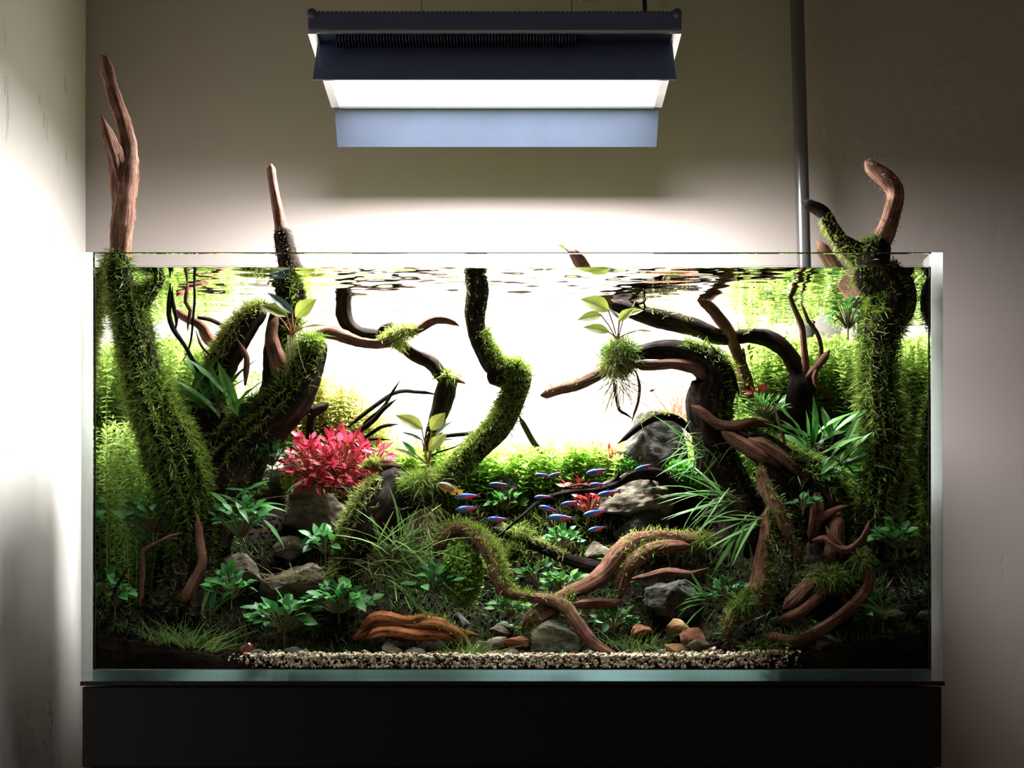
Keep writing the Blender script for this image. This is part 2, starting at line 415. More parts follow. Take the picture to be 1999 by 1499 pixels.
def stalks(name, segs, mat, parent, r=.0006):
    """thin stems joined into one part: list of (p, q, radius)"""
    V, F = [], []
    for p, q, rr in segs:
        p, q = Vector(p), Vector(q); d = (q-p).normalized(); u = d.orthogonal().normalized(); w = d.cross(u)
        mid = (p+q)/2+Vector((0, 0, (q-p).length*.06)); k = len(V)
        for c in (p, mid, q):
            for a in range(4): V.append(c+(u*math.cos(a*math.pi/2)+w*math.sin(a*math.pi/2))*rr)
        for s in range(2):
            for a in range(4):
                F.append((k+s*4+a, k+s*4+(a+1) % 4, k+s*4+4+(a+1) % 4, k+s*4+4+a))
    return mesh(name, V, F, mat, parent)

# ------------------------------------------------------------------ the setting
WALLY, WALLX = .50, -.589
def struct(name, b, mat, label=None):
    o = box(name, b, mat); o['kind'] = 'structure'
    if label: o['label'] = label
    return o
struct('floor', (-.72, 2.4, -2.6, .62, -.80, -.76), 'floor')
struct('wall_back', (-.72, 2.4, WALLY, .62, -.76, 1.9), 'wall')
struct('wall_left', (-.72, WALLX, -2.6, WALLY, -.76, 1.9), 'wall_left')

# ------------------------------------------------------------------ aquarium stand
st = thing('aquarium_stand', 'matt black cabinet under the glass aquarium', 'cabinet', (0, .18, -.76))
box('top_plate', (-.4505, .4515, -.003, .423, -.0045, 0), 'cabinet', st, .0008)
box('front_panel', (-.4490, .4490, 0, .018, -.0895, -.0055), 'cabinet', st, .0015)
box('body', (-.4470, .4470, .019, .42, -.70, -.0055), 'cabinet', st)
box('plinth', (-.42, .42, .04, .40, -.76, -.70), 'cabinet', st)

# ------------------------------------------------------------------ tank and water
TW, TD, TH, GT = .45, .42, .4480, .012
tank = thing('glass_aquarium', 'rimless clear glass aquarium standing on the black cabinet', 'aquarium', (0, .18, 0))
e = .0004
def pane(name, b, edge=None):            # a glass plate; its ground front edge scatters the light that runs through the plate
    o = mesh(name, boxv(*b), BOXF, ['glass']+([edge] if edge else []), tank, False)
    if edge:
        for p_ in o.data.polygons:
            if p_.normal.y < -.9: p_.material_index = 1
    return o
pane('bottom_pane', (-TW+GT+e, TW-GT-e, 0, TD, 0.0004, GT), 'edge_low')
pane('front_pane', (-TW+GT+e, TW-GT-e, .0003, .0063, GT+e, TH))
pane('back_pane', (-TW+GT+e, TW-GT-e, TD-.010, TD, GT+e, TH))
for s in (-1, 1):
    x0, x1 = sorted((s*TW, s*(TW-GT)))
    pane('side_pane', (x0, x1, 0, TD, 0.0004, TH), 'edge')
    xs = s*(TW-GT-.0006)
    box('silicone_seam', (xs-.0005, xs+.0005, .0065, .0083, GT, .424), 'silicone', tank)
box('rim_reflection_strip', (-TW+GT+e, TW-GT-e, -.0006, .0002, TH-.0009, TH), 'rim_line', tank)  # opaque strip painting the dark reflection line along the pane's top edge

WZ = ZC+(HORIZON-521)/FPX*(DIST+.0066)
x0, x1, y0, y1, zb = -TW+GT+.0005, TW-GT-.0005, .0066, TD-.0106, GT+.001
nx, ny = 420, 170
yy_ = np.concatenate([y0+np.array([0, .0004, .0008, .0013, .0019, .0026]), np.linspace(y0+.0036, y1, ny-6)])
X, Y = np.meshgrid(np.linspace(x0, x1, nx), yy_)
Z = np.zeros_like(X)
wr = np.random.default_rng(5)
for _ in range(46):
    lam = .008*(6.0**wr.random()); th = wr.normal(.5*math.pi, .65); kx, ky = math.cos(th)*2*math.pi/lam, math.sin(th)*2*math.pi/lam
    Z += .0022*lam*np.sin(kx*X*.75+ky*Y+wr.uniform(0, 6.3))
calm = .4+.6*np.clip(1-((X+.05)/.33)**2, 0, 1)
Z = WZ+Z*calm+.0013*np.exp(-(Y-y0)/.0011)
V = np.stack([X, Y, Z], -1).reshape(-1, 3)
Fw = [(j*nx+i, j*nx+i+1, (j+1)*nx+i+1, (j+1)*nx+i) for j in range(ny-1) for i in range(nx-1)]
k = len(V); Vb = [(x0, y0, zb), (x1, y0, zb), (x1, y1, zb), (x0, y1, zb)]
V = np.concatenate([V, np.array(Vb)])
Fw.append((k, k+3, k+2, k+1))
Fw.append(tuple([k, k+1]+[i for i in range(nx-1, -1, -1)]))
Fw.append(tuple([k+2, k+3]+[(ny-1)*nx+i for i in range(nx)]))
Fw.append(tuple([k+1, k+2]+[j*nx+nx-1 for j in range(ny-1, -1, -1)]))
Fw.append(tuple([k+3, k]+[j*nx for j in range(ny)]))
wat = mesh('water', V, Fw, ['water', 'water_side'], None, False, midx=[0]*((nx-1)*(ny-1))+[0, 0, 1, 0, 0]); setp(wat, 'clear water filling the aquarium up to a rippled surface', 'water', None, 'stuff')
sm = np.zeros(len(wat.data.polygons), bool); sm[:(nx-1)*(ny-1)] = True; wat.data.polygons.foreach_set('use_smooth', sm)

# ------------------------------------------------------------------ lamp
LY0, LY1, LZ = .115, .335, .727
lx = -.0195; hw = .2098
lamp = thing('hanging_aquarium_lamp', 'wide dark metal pendant lamp glowing white over the aquarium', 'lamp', (lx, .225, LZ))
hs = boxes('housing', [(lx-hw, lx+hw, LY0, LY1, LZ+.003, LZ+.024)], 'lampblk', lamp)
md = hs.modifiers.new('bevel', 'BEVEL'); md.width = .002; md.segments = 2
fr_o = boxes('rim_frame', [(lx-hw, lx-hw+.010, LY0+.002, LY1, LZ-.0005, LZ+.003), (lx+hw-.010, lx+hw, LY0+.002, LY1, LZ-.0005, LZ+.003),
                    (lx-hw+.010, lx+hw-.010, LY1-.008, LY1, LZ-.0015, LZ+.003), (lx-hw+.010, lx+hw-.010, LY0, LY0+.003, LZ, LZ+.003)], 'frame', lamp)
dif = mesh('diffuser', [(lx-hw+.013, .150, LZ+.0012), (lx+hw-.013, .150, LZ+.0012), (lx+hw-.013, LY1-.010, LZ+.0012), (lx-hw+.013, LY1-.010, LZ+.0012)], [(0, 3, 2, 1)], 'emit', lamp, False)
dif['label'] = 'bright white light panel'
boxes('cooling_fins', [(lx-.18+i*.0036, lx-.18+i*.0036+.0014, LY0+.006, .146, LZ-.006, LZ+.003) for i in range(76)], 'lampblk', hs)
boxes('top_teeth', [(lx-hw+.006+i*.0049, lx-hw+.0085+i*.0049, LY0+.004, LY1-.004, LZ+.024, LZ+.0262) for i in range(84)], 'lampblk', hs)
for s in (-1, 1):
    V, F = [], []
    for k_ in range(12):
        a = k_*math.pi/6
        for yy in (LY0-.001, LY0+.01): V.append((lx+s*(hw-.005)+.0055*math.cos(a), yy, LZ+.0215+.0055*math.sin(a)))
    F = [(2*i, 2*((i+1) % 12), 2*((i+1) % 12)+1, 2*i+1) for i in range(12)]+[tuple(range(22, -1, -2)), tuple(range(1, 24, 2))]
    mesh('corner_cap', V, F, 'lampblk', hs)
def flap(name, w0, ya, za, w1, yb, zb_, th):
    a, b = Vector((0, ya, za)), Vector((0, yb, zb_)); d = (b-a).normalized(); n = Vector((0, -d.z, d.y))*th
    V = []
    for off in (Vector((0, 0, 0)), n):
        V += [a+off+Vector((lx-w0, 0, 0)), a+off+Vector((lx+w0, 0, 0)), b+off+Vector((lx+w1, 0, 0)), b+off+Vector((lx-w1, 0, 0))]
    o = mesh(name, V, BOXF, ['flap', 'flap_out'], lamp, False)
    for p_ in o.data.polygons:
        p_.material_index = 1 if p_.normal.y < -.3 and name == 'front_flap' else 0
    return o
f1 = flap('front_flap', .2030, .148, LZ+.003, .2028, .106, .671, .0015); f1['label'] = 'dark front glare flap tilted down'
f2 = flap('rear_flap', .2063, LY1+.001, LZ+.001, .2065, .372, .6895, .0015); f2['label'] = 'rear glare flap lit pale blue by the lamp'
for x in (-.108, .0715):
    V, F = [], []
    for zz in (LZ+.024, 1.9):
        for k_ in range(6): V.append((x+.0006*math.cos(k_*math.pi/3), .225+.0006*math.sin(k_*math.pi/3), zz))
    mesh('hanging_wire', V, [(i, (i+1) % 6, (i+1) % 6+6, i+6) for i in range(6)], 'wire', lamp)
pts = [(lx+.185, .23, LZ+.020, .0026), (lx+.184, .23, LZ+.05, .0026), (lx+.178, .24, LZ+.12, .0026), (lx+.18, .28, 1.2, .0026), (lx+.18, .36, 1.9, .0026)]
c = catmull(pts, .02); V, F = [], []
for i, q in enumerate(c):
    for k_ in range(8): V.append((q[0]+q[3]*math.cos(k_*math.pi/4), q[1]+q[3]*math.sin(k_*math.pi/4), q[2]))
for i in range(len(c)-1):
    for k_ in range(8): F.append((i*8+k_, i*8+(k_+1) % 8, i*8+8+(k_+1) % 8, i*8+8+k_))
mesh('power_cable', V, F, 'cable', lamp)

# ------------------------------------------------------------------ pipe on the back wall
pa, pb = P(1556, 0, .455), P(1570, 505, .455); dv = (pb-pa)/(pb.z-pa.z)
pipe = thing('wall_pipe', 'slim grey pipe rising behind the aquarium in front of the wall', 'pipe', (pb.x, .455, .10))
pp = [pa+dv*(z-pa.z) for z in (1.88, 1.5, 1.1, .7, .4, .2, .14)]
pp = [Vector((q.x, .455, q.z)) for q in pp]
pp += [Vector((pp[-1].x, .459, .124)), Vector((pp[-1].x, .47, .113)), Vector((pp[-1].x, .485, .111)), Vector((pp[-1].x, .4995, .111))]
c = catmull([(*q, .0093) for q in pp], .02); T = np.gradient(c[:, :3], axis=0); V, F = [], []
for i, q in enumerate(c):
    t_ = Vector(T[i]).normalized(); u_ = Vector((1, 0, 0)); u_ = (u_-t_*u_.dot(t_)).normalized(); w_ = t_.cross(u_)
    for k_ in range(20): V.append(Vector(q[:3])+(u_*math.cos(k_*math.pi/10)+w_*math.sin(k_*math.pi/10))*q[3])
for i in range(len(c)-1):
    for k_ in range(20): F.append((i*20+k_, i*20+(k_+1) % 20, i*20+20+(k_+1) % 20, i*20+20+k_))
F += [tuple(range(19, -1, -1)), tuple(range((len(c)-1)*20, len(c)*20))]
mesh('tube', V, F, 'pipe', pipe)
box('wall_bracket', (pa.x-.012, pa.x+.012, .464, .4995, 1.35, 1.365), 'frame', pipe)

# ------------------------------------------------------------------ substrate
HX = np.array([-.44, -.30, -.15, 0, .10, .20, .30, .44]); HY = np.array([.012, .06, .10, .15, .20, .26, .35])
HV = np.array([[.047, .0250, .0245, .0245, .0245, .0245, .0265, .050], [.06, .038, .034, .032, .032, .034, .042, .06],
               [.08, .075, .06, .042, .042, .05, .085, .08], [.11, .14, .14, .09, .10, .12, .13, .11],
               [.15, .19, .20, .195, .195, .21, .19, .15], [.19, .23, .24, .24, .245, .25, .23, .19], [.23, .27, .28, .285, .285, .29, .28, .23]])
def ground(x, y):
    x = min(max(x, HX[0]), HX[-1]); y = min(max(y, HY[0]), HY[-1])
    i = min(int(np.searchsorted(HX, x, 'right')-1), 6); j = min(int(np.searchsorted(HY, y, 'right')-1), 5)
    a = (x-HX[i])/(HX[i+1]-HX[i]); b = (y-HY[j])/(HY[j+1]-HY[j])
    a = a*a*(3-2*a)*.5+a*.5
    return float((HV[j, i]*(1-a)+HV[j, i+1]*a)*(1-b)+(HV[j+1, i]*(1-a)+HV[j+1, i+1]*a)*b)
nx, ny = 180, 90; V, F = [], []
xs = np.linspace(-TW+GT+.001, TW-GT-.001, nx); ys = np.linspace(.0125, TD-.0125, ny)
for j in range(ny):
    for i in range(nx):
        g = ground(xs[i], ys[j]); q = Vector((xs[i], ys[j], 0))
        g += noise.noise(q*40)*.003+noise.noise(q*160)*.0022*(1 if j else .6)
        V.append((xs[i], ys[j], g))
for j in range(ny-1):
    for i in range(nx-1): F.append((j*nx+i, j*nx+i+1, (j+1)*nx+i+1, (j+1)*nx+i))
k = len(V); V += [(xs[i], ys[0], GT+.0012) for i in range(nx)]; V += [(xs[i], ys[-1], GT+.0012) for i in range(nx)]
for i in range(nx-1):
    F.append((k+i, k+i+1, i+1, i)); a = (ny-1)*nx; F.append((a+i, a+i+1, k+nx+i+1, k+nx+i))
kl = len(V); V += [(xs[0], ys[j], GT+.0012) for j in range(ny)]; V += [(xs[-1], ys[j], GT+.0012) for j in range(ny)]
for j in range(ny-1):
    F.append((j*nx, (j+1)*nx, kl+j+1, kl+j)); F.append((kl+ny+j, kl+ny+j+1, (j+1)*nx+nx-1, j*nx+nx-1))
soil = at_base('soil_bed', V, F, 'soil', 'dark brown soil banked up towards the back of the aquarium', 'soil', kind='stuff')

# soil grains and gravel along the front glass
ICO_V = []; ph = (1+5**.5)/2
for a, b in ((1, ph), (-1, ph), (1, -ph), (-1, -ph)): ICO_V += [(0, a, b), (a, b, 0), (b, 0, a)]
ICO_V = unit(np.array(ICO_V, float))
from itertools import combinations
_ed = min(np.linalg.norm(ICO_V[i]-ICO_V[j]) for i, j in combinations(range(12), 2))*1.05
ICO_F = []
for i, j, l in combinations(range(12), 3):
    if all(np.linalg.norm(ICO_V[a]-ICO_V[b]) < _ed for a, b in ((i, j), (j, l), (i, l))):
        n_ = np.cross(ICO_V[j]-ICO_V[i], ICO_V[l]-ICO_V[i]); ICO_F.append((i, j, l) if n_@ICO_V[i] > 0 else (i, l, j))
ICO_F = np.array(ICO_F)
pos, rad = [], []
for _ in range(5200):
    x = random.uniform(-.30, .31); y = .0135+abs(random.gauss(0, .012)); zt = ground(x, y)
    edge = min(1, (x+.30)/.06, (.31-x)/.05)
    if random.random() > edge: continue
    if random.random() < .62: y = .0128+random.random()*.002; z = random.uniform(GT+.003, zt+.001)
    else: z = zt+random.uniform(-.001, .002)
    r = random.uniform(.0011, .0024) if random.random() < .9 else random.uniform(.0024, .0034)
    pos.append((x, max(y, .0112+r), z)); rad.append(r)
for _ in range(1100):
    x = random.uniform(-.06, .22); y = random.uniform(.02, .06); pos.append((x, y, ground(x, y)+.0005)); rad.append(random.uniform(.0012, .0026))
pos = np.array(pos); rad = np.array(rad); n = len(pos)
sc = rad[:, None]*RNG.uniform(.7, 1.25, (n, 3))
Vg = pos[:, None, :]+ICO_V[None]*sc[:, None, :]*RNG.uniform(.85, 1.15, (n, 12, 1))
Fg = (np.arange(n)*12)[:, None, None]+ICO_F[None]
ng = 7500; pg = np.array([(lambda x, y: (x, y, ground(x, y)+.0006))(random.uniform(-.432, .432), random.uniform(.0145, .20)) for _ in range(ng)])
Vs = pg[:, None, :]+ICO_V[None]*RNG.uniform(.0009, .0022, (ng, 1, 1))*RNG.uniform(.8, 1.2, (ng, 12, 1))
so = mesh('grains', Vs.reshape(-1, 3), ((np.arange(ng)*12)[:, None, None]+ICO_F[None]).reshape(-1, 3), 'soil', soil, False); so['kind'] = 'stuff'
at_base('gravel', Vg.reshape(-1, 3), Fg.reshape(-1, 3), 'gravel', 'pale mixed gravel strip along the bottom of the front glass', 'gravel', kind='stuff', tint=np.repeat(RNG.random(n), 12), smooth=False)

# ------------------------------------------------------------------ stones
def icosphere(sub=3):
    V = [Vector(v) for v in ICO_V]; F = [tuple(f) for f in ICO_F]
    for _ in range(sub):
        mid = {}; G = []
        def m(a, b):
            k = (min(a, b), max(a, b))
            if k not in mid: V.append(((V[a]+V[b])/2).normalized()); mid[k] = len(V)-1
            return mid[k]
        for a, b, c_ in F:
            x, y, z = m(a, b), m(b, c_), m(c_, a); G += [(a, x, z), (x, b, y), (z, y, c_), (x, y, z)]
        F = G
    return np.array([tuple(v) for v in V]), F
SPH3 = icosphere(3); SPH4 = icosphere(4)
def stone(bbox, d, mat, label, deep=.8, planes=12, seed=None, tilt=0, rough=.075, cat='stone', group=None):
    xa, ya, xb, yb = bbox
    while d < .32 and ya > 900 or d < .32 and yb < 880:                      # push back along the slope until it beds into the soil
        q = P((xa+xb)/2, yb, d)
        if q.z <= ground(q.x, d)+.004: break
        d += .004
    rng = np.random.default_rng(seed if seed is not None else int(xa*7+ya))
    big = (xb-xa) > 60
    V, F = (SPH4 if big else SPH3); V = V.copy()
    for _ in range(planes):
        nrm = rng.normal(size=3); nrm /= np.linalg.norm(nrm); dd = rng.uniform(.45, .8)
        t = np.clip(V@nrm-dd, 0, None); V -= t[:, None]*nrm*.93
    off = Vector(rng.uniform(-50, 50, 3))
    for i in range(len(V)):
        q = Vector(V[i]); f = noise.noise(q*2.2+off)*rough*1.4+noise.noise(q*6+off)*rough
        lay = abs(noise.noise(Vector((q.x*1.2, q.y*1.2, q.z*7))+off))*rough*.9
        V[i] *= 1+f-lay
    if tilt:
        ct, st_ = math.cos(tilt), math.sin(tilt); V = np.stack([V[:, 0]*ct-V[:, 2]*st_, V[:, 1], V[:, 0]*st_+V[:, 2]*ct], 1)
    lo, hi = V.min(0), V.max(0); V = (V-lo)/(hi-lo)-.5
    w, h = S(xb-xa, d), S(yb-ya, d); ctr = P((xa+xb)/2, (ya+yb)/2, d)
    V = V*np.array([w, max(w, h)*deep, h])+np.array(ctr)
    V[:, 1] = np.maximum(V[:, 1], .0125)
    return at_base('stone', V, F, mat, label, cat, group, smooth=True)
ST = [
 ((553, 948, 678, 1050), .125, 'rock', 'large grey-tan stone with a cracked face below the red plants', .8),
 ((436, 1078, 514, 1142), .085, 'rock', 'squarish brown stone left of the rooty slab', .7),
 ((508, 1098, 640, 1180), .090, 'rock', 'sloping tan slab overgrown with yellow roots', .7),
 ((532, 1044, 602, 1094), .110, 'rock', 'rough brown stone under the cracked grey-tan stone', .7),
 ((1034, 1198, 1152, 1290), .050, 'rock_green', 'largest layered grey-green stone at the front behind the gravel', .7),
 ((982, 1240, 1046, 1272), .045, 'rock_red', 'flat reddish layered stone beside the big grey-green stone', .8),
 ((955, 1218, 998, 1250), .060, 'rock', 'small upright tan stone below the bright leafy clump', .8),
 ((966, 1212, 1004, 1232), .075, 'rock_green', 'thin flat grey stone lying on top of a tan stone', .8),
 ((950, 1242, 994, 1268), .050, 'rock', 'wedge-shaped tan stone left of the reddish layered stone', .8),
 ((972, 1264, 1022, 1288), .035, 'rock', 'low tan stone half sunk in the gravel at mid front', .8),
 ((924, 1250, 962, 1286), .040, 'rock', 'pointed brown stone next to the small grass tuft', .8),
 ((745, 1252, 789, 1290), .035, 'rock', 'pointed tan stone standing in the gravel under the orange log', .7),
 ((786, 1262, 832, 1290), .035, 'rock_green', 'flat-topped grey stone leaning on the pointed tan stone', .7),
 ((786, 1243, 814, 1272), .055, 'rock', 'small mottled stone in the hollow under the orange log', .7),
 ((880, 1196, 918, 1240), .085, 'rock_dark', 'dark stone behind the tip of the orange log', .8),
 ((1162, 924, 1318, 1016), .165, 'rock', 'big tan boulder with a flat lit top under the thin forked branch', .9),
 ((1196, 990, 1330, 1076), .185, 'rock_dark', 'dark stone added for the shaded lower side of the big tan boulder', .7),  # separate dark stone paints the boulder's shaded underside
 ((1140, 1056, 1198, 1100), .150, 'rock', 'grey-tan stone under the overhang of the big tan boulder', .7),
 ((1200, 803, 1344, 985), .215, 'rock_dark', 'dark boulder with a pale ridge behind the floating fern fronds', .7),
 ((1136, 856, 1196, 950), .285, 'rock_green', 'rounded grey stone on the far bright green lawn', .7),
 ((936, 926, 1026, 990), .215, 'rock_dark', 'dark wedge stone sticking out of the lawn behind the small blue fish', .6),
 ((1298, 1207, 1348, 1244), .070, 'rock_orange', 'rounded ochre stone perched highest of the pebbles at front centre-right', .8),
 ((1326, 1224, 1378, 1272), .055, 'rock_red', 'tilted reddish stone right of the ochre stone', .7),
 ((1341, 1247, 1387, 1282), .045, 'rock', 'layered olive-tan stone in front of the tilted reddish stone', .8),
 ((1296, 1256, 1342, 1282), .040, 'rock_orange', 'low orange pebble in front of the pale grass', .8),
 ((1232, 1217, 1274, 1246), .065, 'rock_red', 'round rust-brown stone beside the thin grass tuft', .8),
 ((1188, 1253, 1228, 1286), .045, 'rock_dark', 'dark grey stone against the end of the diagonal root', .8),
 ((1240, 1280, 1290, 1296), .022, 'rock_green', 'long flat grey pebble lying on the front gravel', .6),
 ((1366, 1274, 1438, 1297), .026, 'rock_dark', 'broad flat slate pebble on the gravel, right of centre', .6),
 ((1344, 1278, 1382, 1294), .022, 'rock', 'pale flat pebble touching the broad slate pebble', .6),
 ((1250, 1256, 1290, 1280), .048, 'rock_green', 'rounded green-grey pebble behind the long flat pebble', .8),
 ((1283, 1267, 1316, 1290), .032, 'rock_green', 'small green-grey pebble beside the low orange pebble', .8),
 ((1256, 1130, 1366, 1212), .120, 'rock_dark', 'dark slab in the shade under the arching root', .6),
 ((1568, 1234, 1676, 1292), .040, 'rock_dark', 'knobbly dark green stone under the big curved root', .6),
 ((1724, 1190, 1770, 1226), .075, 'rock', 'grey stone in the shade by the right pane', .8),
 ((608, 804, 676, 862), .205, 'rock_red', 'brown stone behind the red plants below the dark stub', .7),
 ((552, 824, 604, 866), .200, 'rock_red', 'smaller brown stone at the upper edge of the red plants', .7),
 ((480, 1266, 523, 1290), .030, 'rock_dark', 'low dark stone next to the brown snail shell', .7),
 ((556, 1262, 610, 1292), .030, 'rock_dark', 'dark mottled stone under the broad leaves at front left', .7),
]
for b, d, m, lab, dp in ST: stone(b, d, m, lab, dp)

# snail shell
sn = thing('snail', 'round brown snail shell on the gravel at front left', 'snail', P(481, 1281, .028))
V, F = [], []
for i in range(46):
    t = i/45; a = t*4.2*math.pi; R = S(15, .028)*(t**.8)*.52; r = S(10.5, .028)*(.12+.88*t)
    cx, cz = R*math.cos(a+.6), R*math.sin(a+.6); cy = -(1-t)*S(7, .028)
    for k_ in range(10):
        b = 2*math.pi*k_/10; q = P(481, 1269, .028)
        V.append((q.x+cx+math.cos(a+.6)*r*math.cos(b), q.y+cy+r*.8*math.sin(b), q.z+cz+math.sin(a+.6)*r*math.cos(b)))
for i in range(45):
    for k_ in range(10): F.append((i*10+k_, i*10+(k_+1) % 10, i*10+10+(k_+1) % 10, i*10+10+k_))
mesh('shell', V, F, 'snail', sn)
q = P(497, 1277, .028); V, F = SPH3; V = V*np.array([S(9, .028), S(6, .028), S(4, .028)])+np.array(q); mesh('foot', V, F, 'rock_dark', sn)

# ------------------------------------------------------------------ driftwood
def wood(name, label, tubes, mossy=(), mat='wood', moss_mat='moss', cat='driftwood', blobs=()):
    """tubes: (part name, key, path, material or None, gnarl); moss: dicts for moss_on with key."""
    base = tubes[0][2][-1]; b = P(base[0], base[1], base[2])
    root = thing(name, label, cat, b)
    for nm, key, path, mt, gn in tubes:
        thin = max(p[3] for p in path) < 7
        tube(nm, path, mt or mat, root, gn, key, ring=8 if thin else 16, step=.006 if thin else .0042)
    by = {}
    for m in mossy:
        m = dict(m); mm = m.pop('mat', moss_mat); key = m.pop('key'); n_ = m.pop('n')
        moss_on(by.setdefault(mm, Acc()), TUBES[key], n_, **m)
    for bl in blobs:
        mm, px, py, d, rx, ry, n_ = bl[:7]; kw = bl[7] if len(bl) > 7 else {}
        moss_blob(by.setdefault(mm, Acc()), P(px, py, d), (S(rx, d), S((rx+ry)/2, d), S(ry, d)), n_, **kw)
    for mm, acc in by.items():
        o = acc.build('moss', mm, root); o['kind'] = 'stuff'
    return root
UP, LEFT, RIGHT = (0, -.2, 1), (-1, -.3, .4), (1, -.3, .4)

wood('mossy_driftwood', 'tall mossy driftwood trunk rising out of the water by the left pane', [
 ('bare_tip', None, [(197, 108, .076, 4), (205, 116, .075, 8), (209, 136, .075, 13), (217, 165, .072, 12), (228, 200, .068, 14), (242, 240, .064, 16), (251, 280, .06, 15), (253, 315, .055, 18), (247, 345, .05, 25), (242, 372, .05, 27), (240, 395, .049, 22), (239, 425, .048, 22), (236, 455, .046, 21), (233, 490, .045, 19), (233, 515, .045, 20)], 'wood_dry', .26),
 ('trunk', 'w1', [(233, 486, .0455, 19), (232, 505, .045, 21), (236, 550, .045, 26), (255, 610, .05, 34), (272, 680, .055, 33), (288, 745, .06, 36), (308, 800, .065, 44), (330, 855, .07, 50), (348, 910, .08, 54), (362, 960, .09, 48), (374, 1010, .095, 42), (378, 1070, .10, 38), (368, 1140, .10, 46), (350, 1215, .10, 60)], 'wood_dark', .16),
 ('branch', 'w1a', [(199, 224, .045, 2), (203, 240, .045, 6), (210, 262, .045, 12), (218, 285, .045, 14), (228, 312, .046, 16), (238, 345, .047, 20), (243, 375, .05, 18)], 'wood_dry', .3),
 ('branch', 'w1b', [(322, 540, .05, 9), (304, 556, .05, 14), (286, 578, .05, 17), (266, 608, .05, 22), (258, 640, .05, 24)], 'wood_dark', .15),
 ('root', 'w1c', [(386, 1010, .06, 6), (392, 1064, .06, 8), (396, 1100, .06, 8), (378, 1140, .065, 10), (360, 1175, .07, 12)], 'wood', .2)],
 [dict(key='w1', n=7225, t0=.02, t1=.80, bias=(-.1, -.5, .1), bk=.9, L=(.006, .013), grow=.1, hi=.75),
  dict(key='w1', n=4420, t0=.34, t1=.70, bias=(1, -.7, .5), bk=.0, L=(.006, .014), lo=.3, hi=1, grow=.2),
  dict(key='w1', n=3230, t0=.03, t1=.55, bias=(-1, -.1, .2), bk=-.2, L=(.006, .013), lo=.2, hi=.8, mat='moss_yel'),
  dict(key='w1', n=1275, t0=.78, t1=1, L=(.005, .011), hi=.4),
  dict(key='w1b', n=1500, bias=UP, bk=.8, L=(.005, .011), lo=.2)])

wood('forked_driftwood', 'dark forked mossy driftwood with a bleached tip above the water', [
 ('trunk', 'w2', [(622, 652, .105, 11), (614, 688, .108, 25), (596, 738, .11, 36), (562, 785, .115, 44), (516, 828, .12, 50), (470, 875, .125, 60), (432, 935, .13, 66), (410, 1010, .13, 60), (400, 1090, .12, 50)], 'wood_dark', .18),
 ('bare_tip', None, [(530, 321, .13, 8), (530, 330, .13, 8), (531, 345, .13, 8), (535, 372, .13, 9), (541, 405, .13, 11), (547, 432, .13, 12), (551, 450, .13, 14), (554, 468, .13, 15)], 'wood_dry', .18),
 ('branch', 'w2t', [(549, 440, .13, 9), (552, 452, .13, 16), (557, 480, .13, 18), (563, 510, .13, 20), (572, 545, .13, 24), (570, 580, .13, 28), (553, 630, .13, 30), (545, 690, .13, 32), (548, 750, .125, 36), (540, 810, .125, 44)], 'wood_dark', .14),
 ('branch', 'w2c', [(521, 596, .10, 7), (510, 605, .10, 15), (480, 632, .10, 23), (455, 672, .105, 26), (432, 715, .11, 28), (415, 762, .115, 32), (406, 820, .12, 42), (402, 890, .125, 52), (408, 960, .13, 55)], 'wood_dark', .18),
 ('branch', 'w2s', [(542, 615, .10, 6), (530, 650, .10, 12), (540, 700, .105, 18), (556, 740, .11, 24)], 'wood', .2),
 ('twig', 'w2m', [(463, 662, .085, 4), (474, 682, .085, 6), (482, 700, .085, 6), (481, 725, .09, 6), (479, 752, .095, 5)], 'wood', .2)],
 [dict(key='w2', n=4420, t0=0, t1=.6, bias=UP, bk=.25, L=(.006, .013), lo=.2),
  dict(key='w2', n=2210, t0=.4, t1=1, L=(.005, .010), hi=.45),
  dict(key='w2t', n=935, t0=.0, t1=.27, L=(.0015, .0035), W=.0003, mat='moss_dry', hi=.7),
  dict(key='w2t', n=1700, t0=.30, t1=1, bias=(1, -.4, .3), bk=.3, L=(.005, .011)),
  dict(key='w2c', n=3570, t0=0, t1=.6, bias=(-.5, -.2, 1), bk=.35, L=(.005, .012), lo=.3, mat='moss_yel'),
  dict(key='w2c', n=1445, t0=.4, t1=1, L=(.005, .011), hi=.5)],
 blobs=[('moss', 606, 668, .10, 24, 16, 900, dict(lo=.2))])

